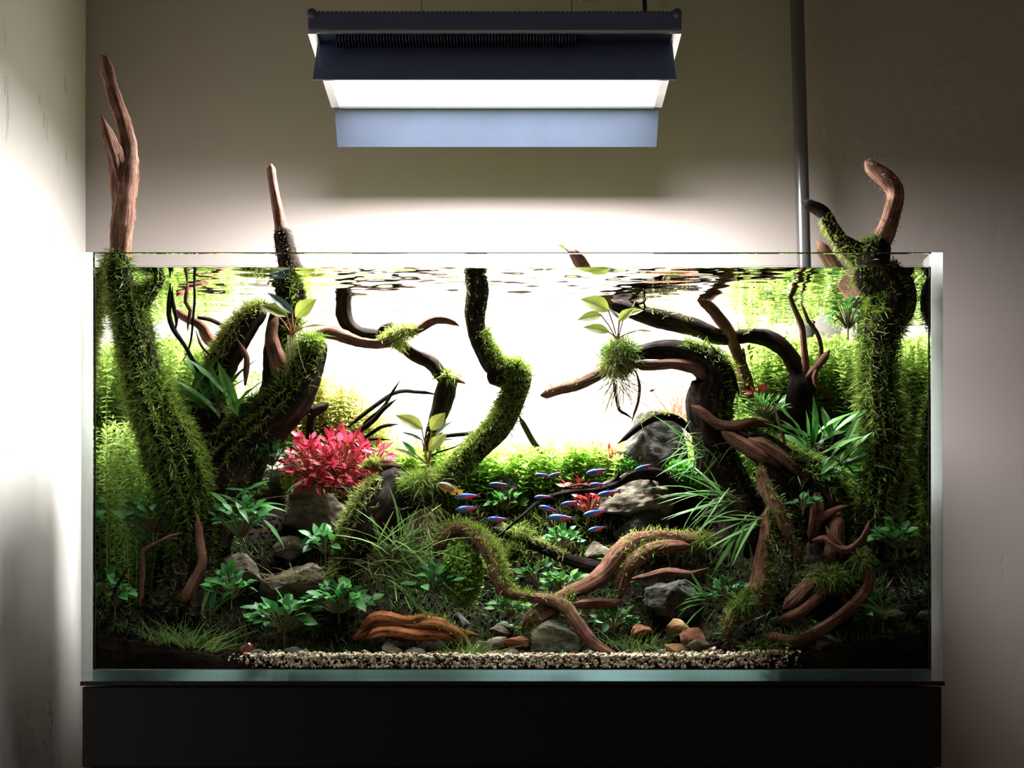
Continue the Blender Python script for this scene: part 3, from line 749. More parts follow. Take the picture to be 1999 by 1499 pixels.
wood('driftwood_branch', 'short pale broken branch behind the dark forked driftwood', [
 ('branch', None, [(347, 605, .16, 6), (352, 612, .16, 9), (368, 622, .16, 9), (388, 632, .16, 9), (398, 642, .165, 10), (406, 660, .17, 11), (424, 680, .18, 11), (440, 720, .19, 12), (450, 780, .2, 12)], 'wood', .2),
 ('twig', None, [(386, 620, .165, 3), (410, 624, .17, 4), (438, 637, .18, 4)], 'wood_dark', .2)])
TW_ = [('thickest dark wavy twig hanging between the two left trunks', [(333, 553, .06, 3), (332, 580, .06, 5), (330, 612, .06, 5), (339, 642, .065, 5), (360, 672, .07, 4.5), (376, 700, .08, 4.5), (388, 724, .09, 4), (398, 760, .11, 4)], [(337, 560, .06, 2), (338, 592, .06, 4), (345, 622, .065, 3.5), (343, 645, .066, 3)]),
 ('reddish crooked twig just under the surface beside the left trunk', [(366, 545, .07, 2), (365, 570, .07, 3.5), (363, 590, .07, 3.5), (372, 606, .075, 3.5), (368, 628, .075, 3), (367, 645, .08, 2)], None),
 ('thin black twig curving down beside the reddish crooked twig', [(378, 540, .075, 2), (381, 579, .075, 2.6), (378, 618, .08, 2.5), (374, 660, .085, 2), (366, 690, .09, 2), (354, 708, .10, 1.5)], None),
 ('small bent twig in front of the left green thicket', [(383, 645, .08, 1.5), (390, 668, .08, 2.5), (400, 684, .085, 2.6), (411, 694, .09, 2.6), (413, 712, .1, 2.5), (416, 740, .11, 2.5)], None)]
for lab, p, q in TW_:
    wood('driftwood_twig', lab, [('twig', None, p, 'wood_dark' if 'black' in lab or 'dark' in lab else 'wood', .2)]+([('side_twig', None, q, 'wood_dark', .2)] if q else []), cat='twig')
wood('driftwood_twig', 'bare brown twig bent sideways at the lower left front', [('twig', None, [(357, 1040, .035, 1.5), (334, 1046, .035, 2.6), (303, 1061, .035, 3.4), (282, 1074, .035, 4.2), (279, 1092, .037, 4), (279, 1115, .04, 4.4), (276, 1145, .045, 4.8), (274, 1185, .05, 5)], 'wood', .15), ('side_twig', None, [(346, 1052, .034, 1), (330, 1050, .035, 1.6), (318, 1054, .035, 2)], 'wood', .1)], cat='twig')
wood('driftwood_twig', 'short slanting dark twig in the lower left corner', [('twig', None, [(253, 1104, .03, 2), (240, 1126, .03, 2.8), (228, 1146, .033, 3.4), (216, 1180, .04, 4)], 'wood_dark', .15)], cat='twig')

wood('driftwood_branch', 'slender reddish branch pointing sideways over the white gap', [
 ('branch', 'e', [(898, 637, .10, 1.5), (888, 631, .10, 4.5), (872, 625, .10, 7), (853, 624, .102, 8), (836, 630, .104, 9), (818, 642, .106, 8.5), (788, 652, .108, 9), (764, 665, .11, 10), (737, 671, .11, 9), (706, 668, .112, 10), (676, 658, .114, 12), (646, 649, .116, 12), (618, 654, .118, 9), (600, 672, .12, 10)], 'wood', .22),
 ('twig', None, [(650, 639, .115, 2), (640, 643, .115, 4), (628, 648, .116, 4)], 'wood_dark', .2)],
 [dict(key='e', n=442, t0=.30, t1=.50, bias=UP, bk=0, L=(.005, .011), mat='moss_yel', lo=.4)],
 blobs=[('moss_yel', 788, 646, .105, 28, 9, 480, dict(lo=.4)), ('moss_yel', 776, 668, .105, 10, 12, 160, dict(lo=.3))])
wood('driftwood_branch', 'grey winding branch dropping from the surface to the back lawn', [
 ('branch', 'f', [(668, 552, .155, 12), (672, 580, .16, 13), (672, 612, .165, 14), (682, 635, .17, 13), (704, 649, .175, 10), (735, 653, .18, 10), (762, 655, .185, 10), (782, 672, .19, 12), (810, 692, .195, 13), (840, 706, .20, 14), (860, 728, .205, 14), (874, 742, .21, 17), (871, 764, .21, 18), (864, 792, .215, 18), (853, 820, .22, 15), (843, 850, .23, 14), (838, 900, .25, 14)], 'wood_dark', .2),
 ('spur', None, [(908, 748, .20, 1.5), (896, 743, .205, 5), (880, 738, .21, 9)], 'wood', .2),
 ('branch', None, [(735, 650, .18, 5), (748, 642, .175, 7), (765, 636, .17, 7), (780, 640, .165, 5)], 'wood_dark', .2),
 ('twig', None, [(852, 770, .21, 3), (830, 766, .21, 3.5), (810, 765, .21, 3.5), (792, 763, .208, 4), (768, 768, .206, 4), (744, 784, .205, 4.5), (722, 800, .205, 4.5), (702, 815, .205, 4.5), (680, 834, .205, 4.5)], 'wood_dark', .12)],
 [dict(key='f', n=765, t0=.80, t1=1, bias=RIGHT, bk=.4, L=(.004, .009))],
 blobs=[('moss', 874, 733, .205, 22, 9, 420, dict(lo=.4))])
TW2 = [('dark upright twig crossing a grey branch above the red plants', [(783, 740, .19, 1), (770, 760, .19, 2.4), (752, 790, .19, 3), (736, 806, .19, 3.2), (716, 822, .195, 3.4), (700, 850, .2, 3.4)]),
 ('thicker brown twig fanning out above the red plants', [(775, 779, .18, 1.5), (762, 788, .18, 3.4), (748, 800, .18, 4.4), (728, 822, .185, 5), (705, 838, .19, 5.4), (680, 850, .2, 5.4)]),
 ('short grey twig low beside the red plants', [(778, 828, .185, 2), (760, 830, .185, 3.4), (743, 834, .185, 3.8), (724, 847, .19, 4), (706, 858, .2, 4)]),
 ('straight thin twig lying over the red plants', [(764, 859, .17, 1.5), (744, 857, .17, 2.4), (720, 858, .175, 2.8), (700, 866, .18, 2.8)]),
 ('dark twig running left from the mossy bent branch to the olive leaves', [(954, 829, .15, 2.5), (940, 838, .155, 3.6), (918, 846, .16, 4.4), (888, 849, .165, 4.2), (862, 853, .17, 3.6), (842, 864, .18, 3)]),
 ('hair-thin twig above the lawn under the mossy bent branch', [(906, 861, .16, 1), (894, 870, .16, 1.6), (876, 877, .16, 1.8), (855, 883, .165, 2), (838, 892, .17, 2)]),
 ('straight grey-green branch slanting down onto the bright lawn', [(1014, 812, .18, 3), (1020, 824, .19, 5), (1030, 842, .21, 5.5), (1044, 866, .24, 6), (1060, 884, .27, 6), (1082, 902, .29, 6), (1100, 930, .3, 6)])]
for lab, p in TW2: wood('driftwood_twig', lab, [('twig', None, p, 'wood_dark', .12)], cat='twig')
wood('driftwood_stub', 'dark broken stub with two blunt ends above the brown stone', [
 ('branch', None, [(641, 786, .17, 5), (634, 794, .17, 8), (618, 801, .17, 10), (608, 815, .172, 8), (606, 850, .175, 8), (604, 880, .18, 9)], 'wood_dark', .2),
 ('branch', None, [(597, 790, .168, 5), (603, 797, .17, 8), (612, 804, .17, 9)], 'wood_dark', .2)])

wood('mossy_driftwood', 'thick mossy bent branch climbing from a black stump at centre to the surface', [
 ('trunk', 'g', [(762, 908, .10, 18), (764, 925, .10, 26), (762, 950, .10, 36), (752, 980, .10, 48), (735, 1008, .10, 50), (718, 1036, .10, 46), (701, 1066, .10, 40), (684, 1100, .098, 30), (672, 1140, .095, 26), (664, 1190, .09, 28)], 'wood_dark', .14),
 ('branch', 'gb', [(775, 985, .10, 34), (800, 978, .10, 30), (830, 964, .10, 26), (864, 942, .102, 23), (892, 918, .105, 21), (918, 892, .108, 22), (946, 864, .11, 22), (972, 840, .113, 22), (990, 815, .116, 22), (1000, 788, .118, 22), (1007, 762, .12, 22), (1013, 738, .12, 23), (1006, 722, .12, 23), (985, 726, .12, 21), (966, 737, .118, 21), (958, 744, .113, 17)], 'wood_dark', .14),
 ('branch', 'gt', [(938, 540, .10, 18), (934, 575, .105, 20), (929, 610, .108, 20), (930, 642, .112, 18), (937, 667, .115, 18), (950, 690, .118, 19), (962, 712, .12, 20), (980, 728, .122, 18)], 'wood_dark', .14),
 ('cap', 'gc', [(708, 914, .095, 4), (722, 910, .095, 9), (740, 909, .097, 11), (764, 908, .10, 12), (784, 912, .10, 7)], 'wood', .25),
 ('twig', None, [(640, 950, .09, 2), (690, 955, .09, 3.5), (706, 951, .09, 3)], 'wood_dark', .15)],
 [dict(key='gb', n=5525, t0=.18, t1=.92, bias=(-.2, -.45, .7), bk=.5, L=(.005, .011), lo=.15),
  dict(key='gb', n=1530, t0=.3, t1=.95, bias=UP, bk=.1, L=(.005, .010), lo=.5, mat='moss_yel'),
  dict(key='gb', n=765, t0=0, t1=.3, bias=UP, bk=.2, L=(.006, .013)),
  dict(key='gt', n=935, t0=.58, t1=1, bias=RIGHT, bk=.15, L=(.005, .011), lo=.3),
  dict(key='gt', n=110, t0=.2, t1=.6, L=(.004, .009)),
  dict(key='g', n=1955, t0=.1, t1=1, bias=(-1, -.1, .5), bk=-.1, L=(.006, .013), lo=.1, mat='moss_yel'),
  dict(key='g', n=1275, t0=.55, t1=1, L=(.006, .012), hi=.5),
  dict(key='gc', n=357, t0=0, t1=.5, bias=UP, bk=.3, L=(.004, .009), mat='moss_yel')],
 blobs=[('moss', 822, 942, .088, 46, 24, 1500, dict(lo=.1)), ('moss', 1005, 718, .115, 26, 12, 500, dict(lo=.5)),
        ('root', 820, 1000, .095, 20, 34, 260, dict(L=(.012, .03), W=.0004, droop=-.8))])

wood('driftwood_stub', 'small pale stub poking out of the water at centre right', [
 ('branch', None, [(1112, 484, .10, 4), (1118, 492, .10, 9), (1126, 502, .10, 11), (1138, 520, .11, 13), (1158, 556, .13, 13), (1184, 590, .148, 12), (1204, 600, .155, 9)], 'wood_dry', .2)])
wood('driftwood_branch', 'long dark branch arching over the right half below the surface', [
 ('branch', 'h', [(1186, 590, .15, 7), (1208, 596, .15, 14), (1240, 608, .152, 15), (1272, 618, .155, 17), (1306, 626, .157, 17), (1338, 634, .16, 16), (1368, 644, .16, 15), (1398, 657, .162, 15), (1428, 658, .165, 14), (1464, 655, .167, 14), (1490, 657, .17, 15), (1514, 667, .17, 16), (1534, 684, .17, 16), (1550, 706, .17, 16), (1561, 730, .17, 17), (1564, 755, .17, 24), (1560, 800, .18, 26), (1556, 860, .19, 28)], 'wood_dark', .2),
 ('twig', None, [(1262, 579, .14, 2), (1258, 588, .14, 2.6), (1248, 592, .145, 3), (1232, 588, .148, 3.5), (1224, 592, .15, 5)], 'wood_dark', .2),
 ('twig', None, [(1257, 590, .142, 2), (1260, 600, .142, 2), (1256, 606, .145, 2)], 'wood_dark', .2),
 ('twig', 'ha', [(1541, 545, .13, 3), (1539, 562, .13, 4.5), (1546, 588, .135, 4.5), (1557, 614, .14, 5), (1566, 638, .145, 6), (1570, 672, .15, 6), (1573, 706, .16, 7), (1570, 740, .165, 8)], 'wood', .2),
 ('twig', None, [(1563, 587, .14, 1.6), (1570, 606, .14, 3), (1578, 626, .14, 3.6), (1594, 648, .142, 4), (1603, 677, .145, 4.6), (1599, 712, .15, 5), (1590, 735, .15, 5), (1598, 756, .15, 4.5), (1624, 774, .155, 3)], 'wood', .2),
 ('branch', None, [(1620, 684, .14, 5), (1612, 697, .142, 8), (1598, 715, .15, 7), (1574, 738, .16, 7)], 'wood', .2)],
 [dict(key='h', n=170, t0=.1, t1=.3, bias=UP, bk=0, L=(.004, .009), mat='moss_yel'), dict(key='h', n=119, t0=.44, t1=.55, bias=UP, bk=0, L=(.006, .013), mat='moss_yel', lo=.4)])
wood('driftwood_branch', 'straight brown branch slanting down behind the long dark arch', [
 ('branch', None, [(1362, 582, .145, 9), (1388, 600, .15, 10), (1410, 627, .155, 11), (1425, 650, .16, 11), (1438, 686, .17, 11), (1449, 715, .175, 12), (1458, 745, .18, 15), (1464, 790, .19, 16)], 'wood', .2),
 ('twig', None, [(1452, 680, .17, 4), (1452, 710, .175, 6), (1460, 745, .18, 7)], 'wood_dark', .2)])
wood('mossy_driftwood', 'massive dark driftwood arch at right with a tapering arm over the gap', [
 ('trunk', 'j', [(1215, 690, .095, 11), (1252, 688, .098, 15), (1284, 683, .10, 18), (1314, 683, .10, 20), (1340, 690, .10, 24), (1366, 702, .102, 30), (1388, 718, .105, 38), (1396, 742, .108, 42), (1390, 772, .11, 44), (1385, 800, .11, 40), (1388, 830, .112, 36), (1394, 862, .115, 36), (1404, 900, .118, 38), (1424, 945, .12, 42), (1446, 1000, .12, 46), (1460, 1080, .12, 48)], 'wood_dark', .16),
 ('strand', None, [(1236, 712, .085, 7), (1262, 714, .086, 10), (1290, 712, .086, 10), (1318, 711, .086, 10), (1344, 715, .088, 12), (1366, 724, .09, 12), (1380, 742, .095, 10)], 'wood', .2),
 ('arm', 'k', [(1056, 772, .085, 5), (1066, 770, .085, 8), (1090, 762, .085, 9), (1122, 754, .086, 10), (1150, 742, .088, 10), (1172, 730, .09, 10), (1196, 714, .092, 10), (1220, 698, .095, 10)], 'wood', .18),
 ('root', None, [(1196, 735, .085, 3), (1201, 756, .085, 3.4), (1205, 782, .085, 3.2), (1210, 801, .086, 3), (1222, 808, .087, 2.4), (1236, 818, .088, 2)], 'wood_dark', .1),
 ('root', None, [(1241, 722, .088, 3), (1249, 752, .088, 3), (1246, 786, .088, 2.6), (1239, 806, .088, 2.4), (1234, 824, .088, 1.6)], 'wood', .1),
 ('twig', None, [(1383, 668, .09, 1.5), (1401, 690, .09, 2.6), (1425, 717, .092, 3), (1436, 742, .095, 2.8), (1444, 775, .1, 2.6)], 'wood_dark', .1),
 ('branch', 'm', [(1350, 792, .07, 6), (1360, 799, .07, 9), (1376, 809, .07, 9), (1396, 825, .07, 9), (1420, 832, .072, 10), (1450, 829, .075, 10), (1478, 824, .08, 9), (1510, 830, .085, 8)], 'wood', .15)],
 [dict(key='j', n=1105, t0=.22, t1=.5, bias=(.6, -.2, 1), bk=-.1, L=(.004, .010), lo=.2),
  dict(key='j', n=765, t0=.45, t1=.8, bias=RIGHT, bk=.1, L=(.004, .009), hi=.6),
  dict(key='k', n=127, t0=.15, t1=.7, bias=UP, bk=0, L=(.004, .010), mat='moss_yel')],
 blobs=[('moss', 1212, 692, .09, 36, 34, 2200, dict(lo=.0, hi=.8)), ('moss_yel', 1204, 715, .085, 34, 26, 700, dict()),
        ('root', 1208, 745, .085, 26, 20, 130, dict(L=(.012, .034), W=.0004, droop=-1.0))])
wood('driftwood_branch', 'thin dark branch reaching over the dark boulder', [
 ('branch', 'l', [(1206, 866, .155, 2), (1220, 856, .155, 4.5), (1244, 836, .155, 6.5), (1268, 820, .157, 7.5), (1290, 813, .16, 7.5), (1318, 816, .165, 7.5), (1345, 836, .17, 7), (1372, 862, .15, 7)], 'wood_dark', .15)],
 [dict(key='l', n=136, t0=.3, t1=.9, bias=UP, bk=0, L=(.004, .009), mat='moss_yel')])

wood('mossy_driftwood', 'mossy driftwood trunk by the right pane ending in two horns above water', [
 ('horn', 'nt', [(1690, 314, .06, 6), (1698, 322, .06, 12), (1714, 335, .058, 15), (1732, 350, .055, 17), (1746, 368, .053, 17), (1748, 390, .052, 17), (1740, 418, .05, 18), (1731, 446, .05, 19), (1722, 468, .05, 20), (1714, 488, .049, 24)], 'wood_dry', .15),
 ('trunk', 'n', [(1722, 462, .05, 18), (1713, 486, .048, 28), (1702, 516, .046, 38), (1712, 540, .045, 40), (1736, 562, .045, 42), (1745, 585, .045, 42), (1736, 612, .047, 40), (1722, 645, .05, 34), (1715, 690, .055, 33), (1713, 740, .06, 34), (1716, 795, .062, 37), (1722, 850, .065, 42), (1718, 905, .07, 44), (1710, 960, .075, 42), (1704, 1020, .08, 44), (1706, 1100, .085, 54)], 'wood_dark', .15),
 ('horn', 'nb', [(1566, 396, .065, 4), (1574, 398, .065, 9), (1588, 403, .063, 11), (1610, 417, .06, 13), (1624, 442, .058, 13), (1638, 464, .055, 14), (1656, 482, .052, 17), (1680, 500, .05, 24), (1700, 520, .048, 30)], 'wood_dark', .16),
 ('branch', None, [(1597, 470, .09, 9), (1606, 486, .09, 13), (1616, 502, .09, 14), (1632, 525, .088, 14), (1660, 560, .08, 16), (1690, 600, .07, 18)], 'wood_dry', .16)],
 [dict(key='nt', n=300, L=(.002, .006), W=.0003, mat='moss_dry', lo=.3),
  dict(key='n', n=935, t0=.02, t1=.28, bias=(-1, -.1, .3), bk=-.1, L=(.004, .010), lo=.2),
  dict(key='n', n=850, t0=.12, t1=.36, bias=(1, -.1, .2), bk=-.1, L=(.003, .008), lo=.1, hi=.7),
  dict(key='n', n=3910, t0=.34, t1=1, bias=(0, -.4, .1), bk=.8, L=(.005, .012), grow=.05, hi=.7),
  dict(key='n', n=2550, t0=.25, t1=.85, bias=(-1, -.3, .1), bk=-.1, L=(.006, .014), lo=.2, hi=1),
  dict(key='n', n=2040, t0=.42, t1=.92, bias=(1, -.3, .1), bk=-.1, L=(.006, .014), lo=.1, hi=.9),
  dict(key='nb', n=765, t0=.4, t1=.95, bias=(-.4, -.1, -.4), bk=.6, L=(.003, .007), lo=.3, mat='moss_yel')],
 blobs=[('moss', 1700, 474, .05, 26, 9, 700, dict(L=(.003, .007), lo=.5))])

wood('driftwood_root', 'knotted red-brown root mass with many strands at the lower right', [
 ('trunk', 'o', [(1425, 838, .085, 16), (1455, 858, .085, 24), (1492, 882, .088, 32), (1534, 912, .09, 38), (1578, 944, .092, 42), (1612, 985, .095, 44), (1630, 1040, .10, 48), (1634, 1120, .10, 56), (1620, 1210, .09, 60)], 'wood_dark', .24),
 ('strand', None, [(1410, 842, .07, 8), (1440, 862, .068, 12), (1472, 880, .066, 14), (1506, 896, .068, 12), (1530, 915, .072, 8)], 'wood', .25),
 ('strand', None, [(1462, 856, .066, 8), (1496, 872, .064, 11), (1530, 896, .066, 11), (1560, 925, .07, 9)], 'wood', .25),
 ('root', 'r1', [(1484, 905, .065, 8), (1488, 934, .06, 12), (1500, 964, .055, 14), (1520, 998, .053, 16), (1534, 1032, .053, 15), (1550, 1066, .058, 12), (1562, 1100, .065, 10)], 'wood', .2),
 ('root', 'r2', [(1500, 985, .058, 8), (1497, 1020, .055, 11), (1493, 1060, .052, 13), (1489, 1100, .05, 16), (1486, 1138, .05, 20), (1480, 1166, .048, 24), (1460, 1190, .045, 22), (1436, 1204, .042, 18), (1424, 1226, .04, 13), (1422, 1250, .04, 10)], 'wood', .2),
 ('root', None, [(1592, 960, .07, 12), (1597, 990, .068, 15), (1592, 1024, .068, 13), (1584, 1060, .07, 12)], 'wood', .2),
 ('root', None, [(1640, 1000, .065, 12), (1632, 1030, .062, 18), (1630, 1062, .06, 18), (1624, 1100, .062, 16)], 'wood', .25),
 ('root', None, [(1660, 985, .055, 3), (1636, 994, .055, 6), (1614, 1006, .058, 8), (1600, 1018, .062, 8)], 'wood', .2),
 ('antler', None, [(1697, 1016, .03, 4), (1692, 1034, .03, 6), (1684, 1050, .032, 7), (1672, 1063, .034, 8), (1653, 1074, .036, 9), (1630, 1063, .04, 8), (1610, 1051, .043, 7), (1586, 1056, .046, 7)], 'wood', .2),
 ('antler', None, [(1612, 1026, .04, 3), (1622, 1044, .038, 5), (1640, 1064, .037, 6), (1653, 1082, .038, 7)], 'wood', .2),
 ('root', 'r5', [(1684, 1085, .045, 6), (1692, 1108, .043, 9), (1696, 1138, .04, 10), (1683, 1164, .037, 11), (1654, 1193, .034, 12), (1618, 1219, .032, 12), (1584, 1239, .03, 13), (1548, 1252, .03, 13), (1516, 1247, .032, 13), (1492, 1242, .034, 10)], 'wood', .2),
 ('root', 'r6', [(1624, 1130, .05, 9), (1600, 1164, .045, 11), (1566, 1192, .042, 11), (1538, 1206, .04, 11), (1514, 1213, .04, 7)], 'wood', .2),
 ('root', None, [(1600, 1110, .055, 12), (1580, 1142, .052, 16), (1556, 1168, .052, 16), (1530, 1190, .055, 12)], 'wood', .3),
 ('twig', None, [(1512, 792, .06, 2), (1520, 820, .058, 3.4), (1528, 850, .058, 3.8), (1534, 870, .06, 4)], 'wood', .15)],
 [dict(key='o', n=2210, t0=.25, t1=.9, bias=(.6, -.4, .8), bk=.1, L=(.006, .014), hi=.8),
  dict(key='r1', n=320, L=(.004, .010), bias=(0, -1, .3), bk=.1, hi=.8), dict(key='r2', n=680, t0=0, t1=.65, bias=(1, -.6, .2), bk=.1, L=(.004, .011), hi=.8),
  dict(key='r2', n=765, t0=.6, t1=1, bias=UP, bk=.2, L=(.005, .011)), dict(key='r5', n=170, t0=.6, t1=1, bias=UP, bk=.1, L=(.004, .009)),
  dict(key='o', n=510, t0=.05, t1=.3, bias=UP, bk=-.1, L=(.004, .009), lo=.2)],
 blobs=[('moss', 1615, 1125, .045, 46, 26, 900, dict(hi=.7)), ('moss', 1680, 1090, .035, 18, 18, 300, dict()), ('moss', 1450, 1180, .035, 26, 18, 420, dict(hi=.8)), ('moss', 1500, 1265, .03, 60, 14, 700, dict(hi=.6))])

wood('driftwood_root', 'thick red-brown root arching over the dark hollow at front centre', [
 ('root', 's', [(1394, 1050, .085, 12), (1366, 1054, .083, 15), (1334, 1058, .08, 17), (1296, 1054, .078, 20), (1258, 1056, .076, 19), (1230, 1068, .074, 20), (1206, 1092, .07, 21), (1182, 1120, .066, 18), (1150, 1141, .062, 15), (1118, 1155, .06, 13), (1088, 1174, .056, 14), (1058, 1194, .052, 17), (1034, 1212, .05, 15), (1018, 1228, .05, 8)], 'wood', .26),
 ('strand', 's2', [(1350, 1066, .07, 8), (1310, 1068, .066, 12), (1276, 1074, .064, 14), (1244, 1092, .062, 15), (1224, 1114, .062, 14), (1216, 1140, .064, 12), (1211, 1168, .066, 11)], 'wood', .26),
 ('strand', None, [(1214, 1172, .062, 8), (1190, 1178, .06, 10), (1157, 1177, .056, 11), (1124, 1181, .054, 10), (1096, 1192, .052, 8)], 'wood', .25),
 ('strand', None, [(1100, 1180, .05, 8), (1076, 1198, .048, 12), (1054, 1212, .047, 12), (1036, 1224, .048, 7)], 'wood', .25)],
 [dict(key='s', n=357, t0=.0, t1=.5, bias=UP, bk=0, L=(.004, .009), lo=.3, mat='moss_yel'), dict(key='s2', n=357, t0=.3, t1=1, bias=LEFT, bk=.3, L=(.004, .010)),
  dict(key='s', n=382, t0=.75, t1=1, bias=(0, -.5, -.3), bk=.1, L=(.004, .010))],
 blobs=[('moss', 1080, 1228, .045, 38, 10, 420, dict(hi=.8)), ('moss', 1372, 1056, .075, 26, 10, 300, dict(lo=.3))])
wood('driftwood_root', 'winding brown root running from the mossy hump down to the front gravel', [
 ('root', 'u', [(852, 1090, .08, 10), (860, 1062, .078, 13), (874, 1042, .076, 14), (894, 1032, .074, 14), (918, 1037, .07, 15), (941, 1055, .066, 16), (958, 1083, .062, 15), (970, 1114, .058, 14), (980, 1145, .054, 13), (1002, 1161, .05, 11), (1034, 1166, .046, 10), (1072, 1170, .042, 11), (1102, 1184, .038, 12), (1122, 1207, .034, 12), (1142, 1237, .03, 12), (1164, 1259, .026, 11), (1190, 1275, .022, 9), (1220, 1289, .019, 5)], 'wood', .2)],
 [dict(key='u', n=935, t0=.18, t1=.55, bias=(1, -.4, .2), bk=.2, L=(.005, .012), lo=.2), dict(key='u', n=357, t0=0, t1=.25, bias=UP, bk=.2, L=(.004, .010), lo=.3),
  dict(key='u', n=153, t0=.55, t1=.75, bias=UP, bk=0, L=(.003, .007))])
wood('driftwood_branch', 'brown branch with a mossy knot behind the winding root', [
 ('branch', 'v', [(962, 1030, .125, 6), (975, 1036, .125, 9), (1002, 1047, .124, 10), (1040, 1062, .122, 11), (1076, 1079, .12, 11), (1108, 1092, .118, 11), (1142, 1103, .115, 14), (1172, 1110, .112, 13), (1200, 1120, .11, 10)], 'wood_dark', .2),
 ('knot', 'v2', [(1024, 1078, .11, 6), (1014, 1072, .11, 11), (1004, 1082, .11, 12), (998, 1100, .112, 8)], 'wood_dark', .3)],
 [dict(key='v', n=357, t0=.1, t1=.6, bias=UP, bk=0, L=(.004, .010), mat='moss_yel', lo=.2), dict(key='v2', n=260, bias=LEFT, bk=.2, L=(.004, .010), lo=.2)],
 blobs=[('moss', 1010, 1035, .12, 34, 10, 330, dict(lo=.3)), ('moss_yel', 985, 1080, .11, 14, 12, 120, dict())])
wood('driftwood_branch', 'thin smooth branch forking among the blue and red fish', [
 ('branch', None, [(974, 1046, .11, 1.8), (1000, 1024, .112, 3), (1024, 1004, .115, 3.6), (1056, 978, .12, 4.4), (1092, 965, .125, 5), (1130, 958, .13, 5.4), (1168, 956, .135, 6), (1202, 946, .14, 7.4), (1230, 930, .145, 9.5), (1258, 924, .15, 11), (1288, 928, .155, 12), (1312, 944, .16, 10), (1332, 958, .165, 7), (1360, 975, .17, 6)], 'wood_dark', .15),
 ('twig', None, [(1208, 912, .14, 2), (1208, 926, .14, 4), (1200, 938, .14, 4.4), (1178, 950, .138, 4)], 'wood_dark', .15),
 ('twig', None, [(1112, 950, .128, 1.5), (1136, 946, .13, 2.5), (1164, 952, .135, 3)], 'wood', .15)])
wood('driftwood_branch', 'dry grey stick lying in the shade under the arching root', [
 ('branch', None, [(1384, 1109, .09, 3), (1350, 1120, .09, 6), (1304, 1117, .092, 9), (1262, 1126, .095, 7), (1232, 1130, .1, 4)], 'wood', .2)])
wood('driftwood_log', 'orange-brown log lying on the gravel at the lower left front', [
 ('log', 'z', [(690, 1248, .05, 5), (706, 1238, .05, 10), (730, 1224, .05, 15), (768, 1222, .048, 19), (814, 1224, .046, 18), (852, 1224, .044, 18), (884, 1236, .042, 13), (906, 1250, .04, 9), (920, 1264, .04, 5)], 'wood_orange', .45),
 ('branch', None, [(870, 1222, .055, 8), (900, 1234, .052, 8), (936, 1240, .05, 4)], 'wood_orange', .2),
 ('strand', None, [(704, 1228, .04, 5), (728, 1208, .038, 9), (760, 1206, .036, 9), (796, 1214, .036, 7), (826, 1208, .038, 8), (850, 1214, .04, 5)], 'wood_orange', .4),
 ('strand', None, [(716, 1246, .038, 5), (740, 1236, .034, 9), (776, 1234, .032, 10), (820, 1240, .034, 9), (862, 1240, .034, 7), (886, 1248, .036, 4)], 'wood_orange', .4)],
 [dict(key='z', n=357, t0=.55, t1=.95, bias=(0, -.3, 1), bk=-.1, L=(.004, .009), lo=.2)])
# ------------------------------------------------------------------ plants
def on_soil(px, py, d):
    q = P(px, py, d); return Vector((q.x, d, min(q.z, max(ground(q.x, d), .02))))
def clump(name, label, px, py, d, rx, ry, n, lp, kind='broad', mat='leaf', cat='plant', stem='stem', flat=.6, ground_it=True, group=None, up=(0, -.55, 1), full=False):
    """leafy clump: leaves on short stalks around a centre given in pixels."""
    c = P(px, py, d); b = P(px, py+ry*.9, d)
    if ground_it:
        b = Vector((b.x, d, min(b.z, ground(b.x, d))))
        if c.z-b.z > S(ry*1.3, d): b = Vector((b.x, d, c.z-S(ry, d)))
    root = thing(name, label, cat, b, group); ms = leaf_set(kind, mat); segs = []
    for i in range(n):
        v = rv().normalized(); v.y = v.y*.8-.15
        if not full: v.z = abs(v.z)*.9-.25+.2*random.random()
        k = random.uniform(.25, 1)**.6
        p = c+Vector((v.x*S(rx, d), v.y*S((rx+ry)*.4, d), v.z*S(ry, d)))*k
        p.y = max(p.y, .020)
        dr = Vector((v.x, v.y*.7, v.z*flat+.25))+rv(.3); L = S(lp*random.uniform(.7, 1.2), d)
        dr.normalize()
        if p.y+dr.y*L < .016: dr.y = abs(dr.y)*.3
        put_leaf(root, random.choice(ms), p, dr, Vector(up)+rv(.35), L)
        segs.append((c+(p-c)*.15-Vector((0, 0, S(ry*.5, d))), p+dr*L*.05, .0005))
    segs.append((b, c, .0009))
    stalks('stem', segs, stem, root)
    return root
def fan(name, label, px, py, d, n, lp, ang, kind='lance', mat='leaf_mid', depth=.5, cat='plant', stem='stem', spread=12, part='leaf', width=1.0):
    """leaves radiating from a base; ang = range of directions in the picture plane in degrees."""
    c = P(px, py, d); root = thing(name, label, cat, c); ms = leaf_set(kind, mat); segs = []
    for i in range(n):
        a = math.radians(random.uniform(*ang)); y = random.uniform(-depth, depth*.6)
        p = c+Vector((random.gauss(0, S(spread, d)), random.gauss(0, S(spread*.5, d)), random.gauss(0, S(spread*.6, d))))
        dr = Vector((math.cos(a), y, math.sin(a))).normalized(); L = S(random.uniform(*lp), d)
        if p.y+dr.y*L < .018: dr.y = abs(dr.y)*.2
        put_leaf(root, random.choice(ms), p, dr, Vector((random.gauss(0, .4), -.6, 1)), L, part, width)
        segs.append((c, p, .0006))
    stalks('stem', segs, stem, root); return root
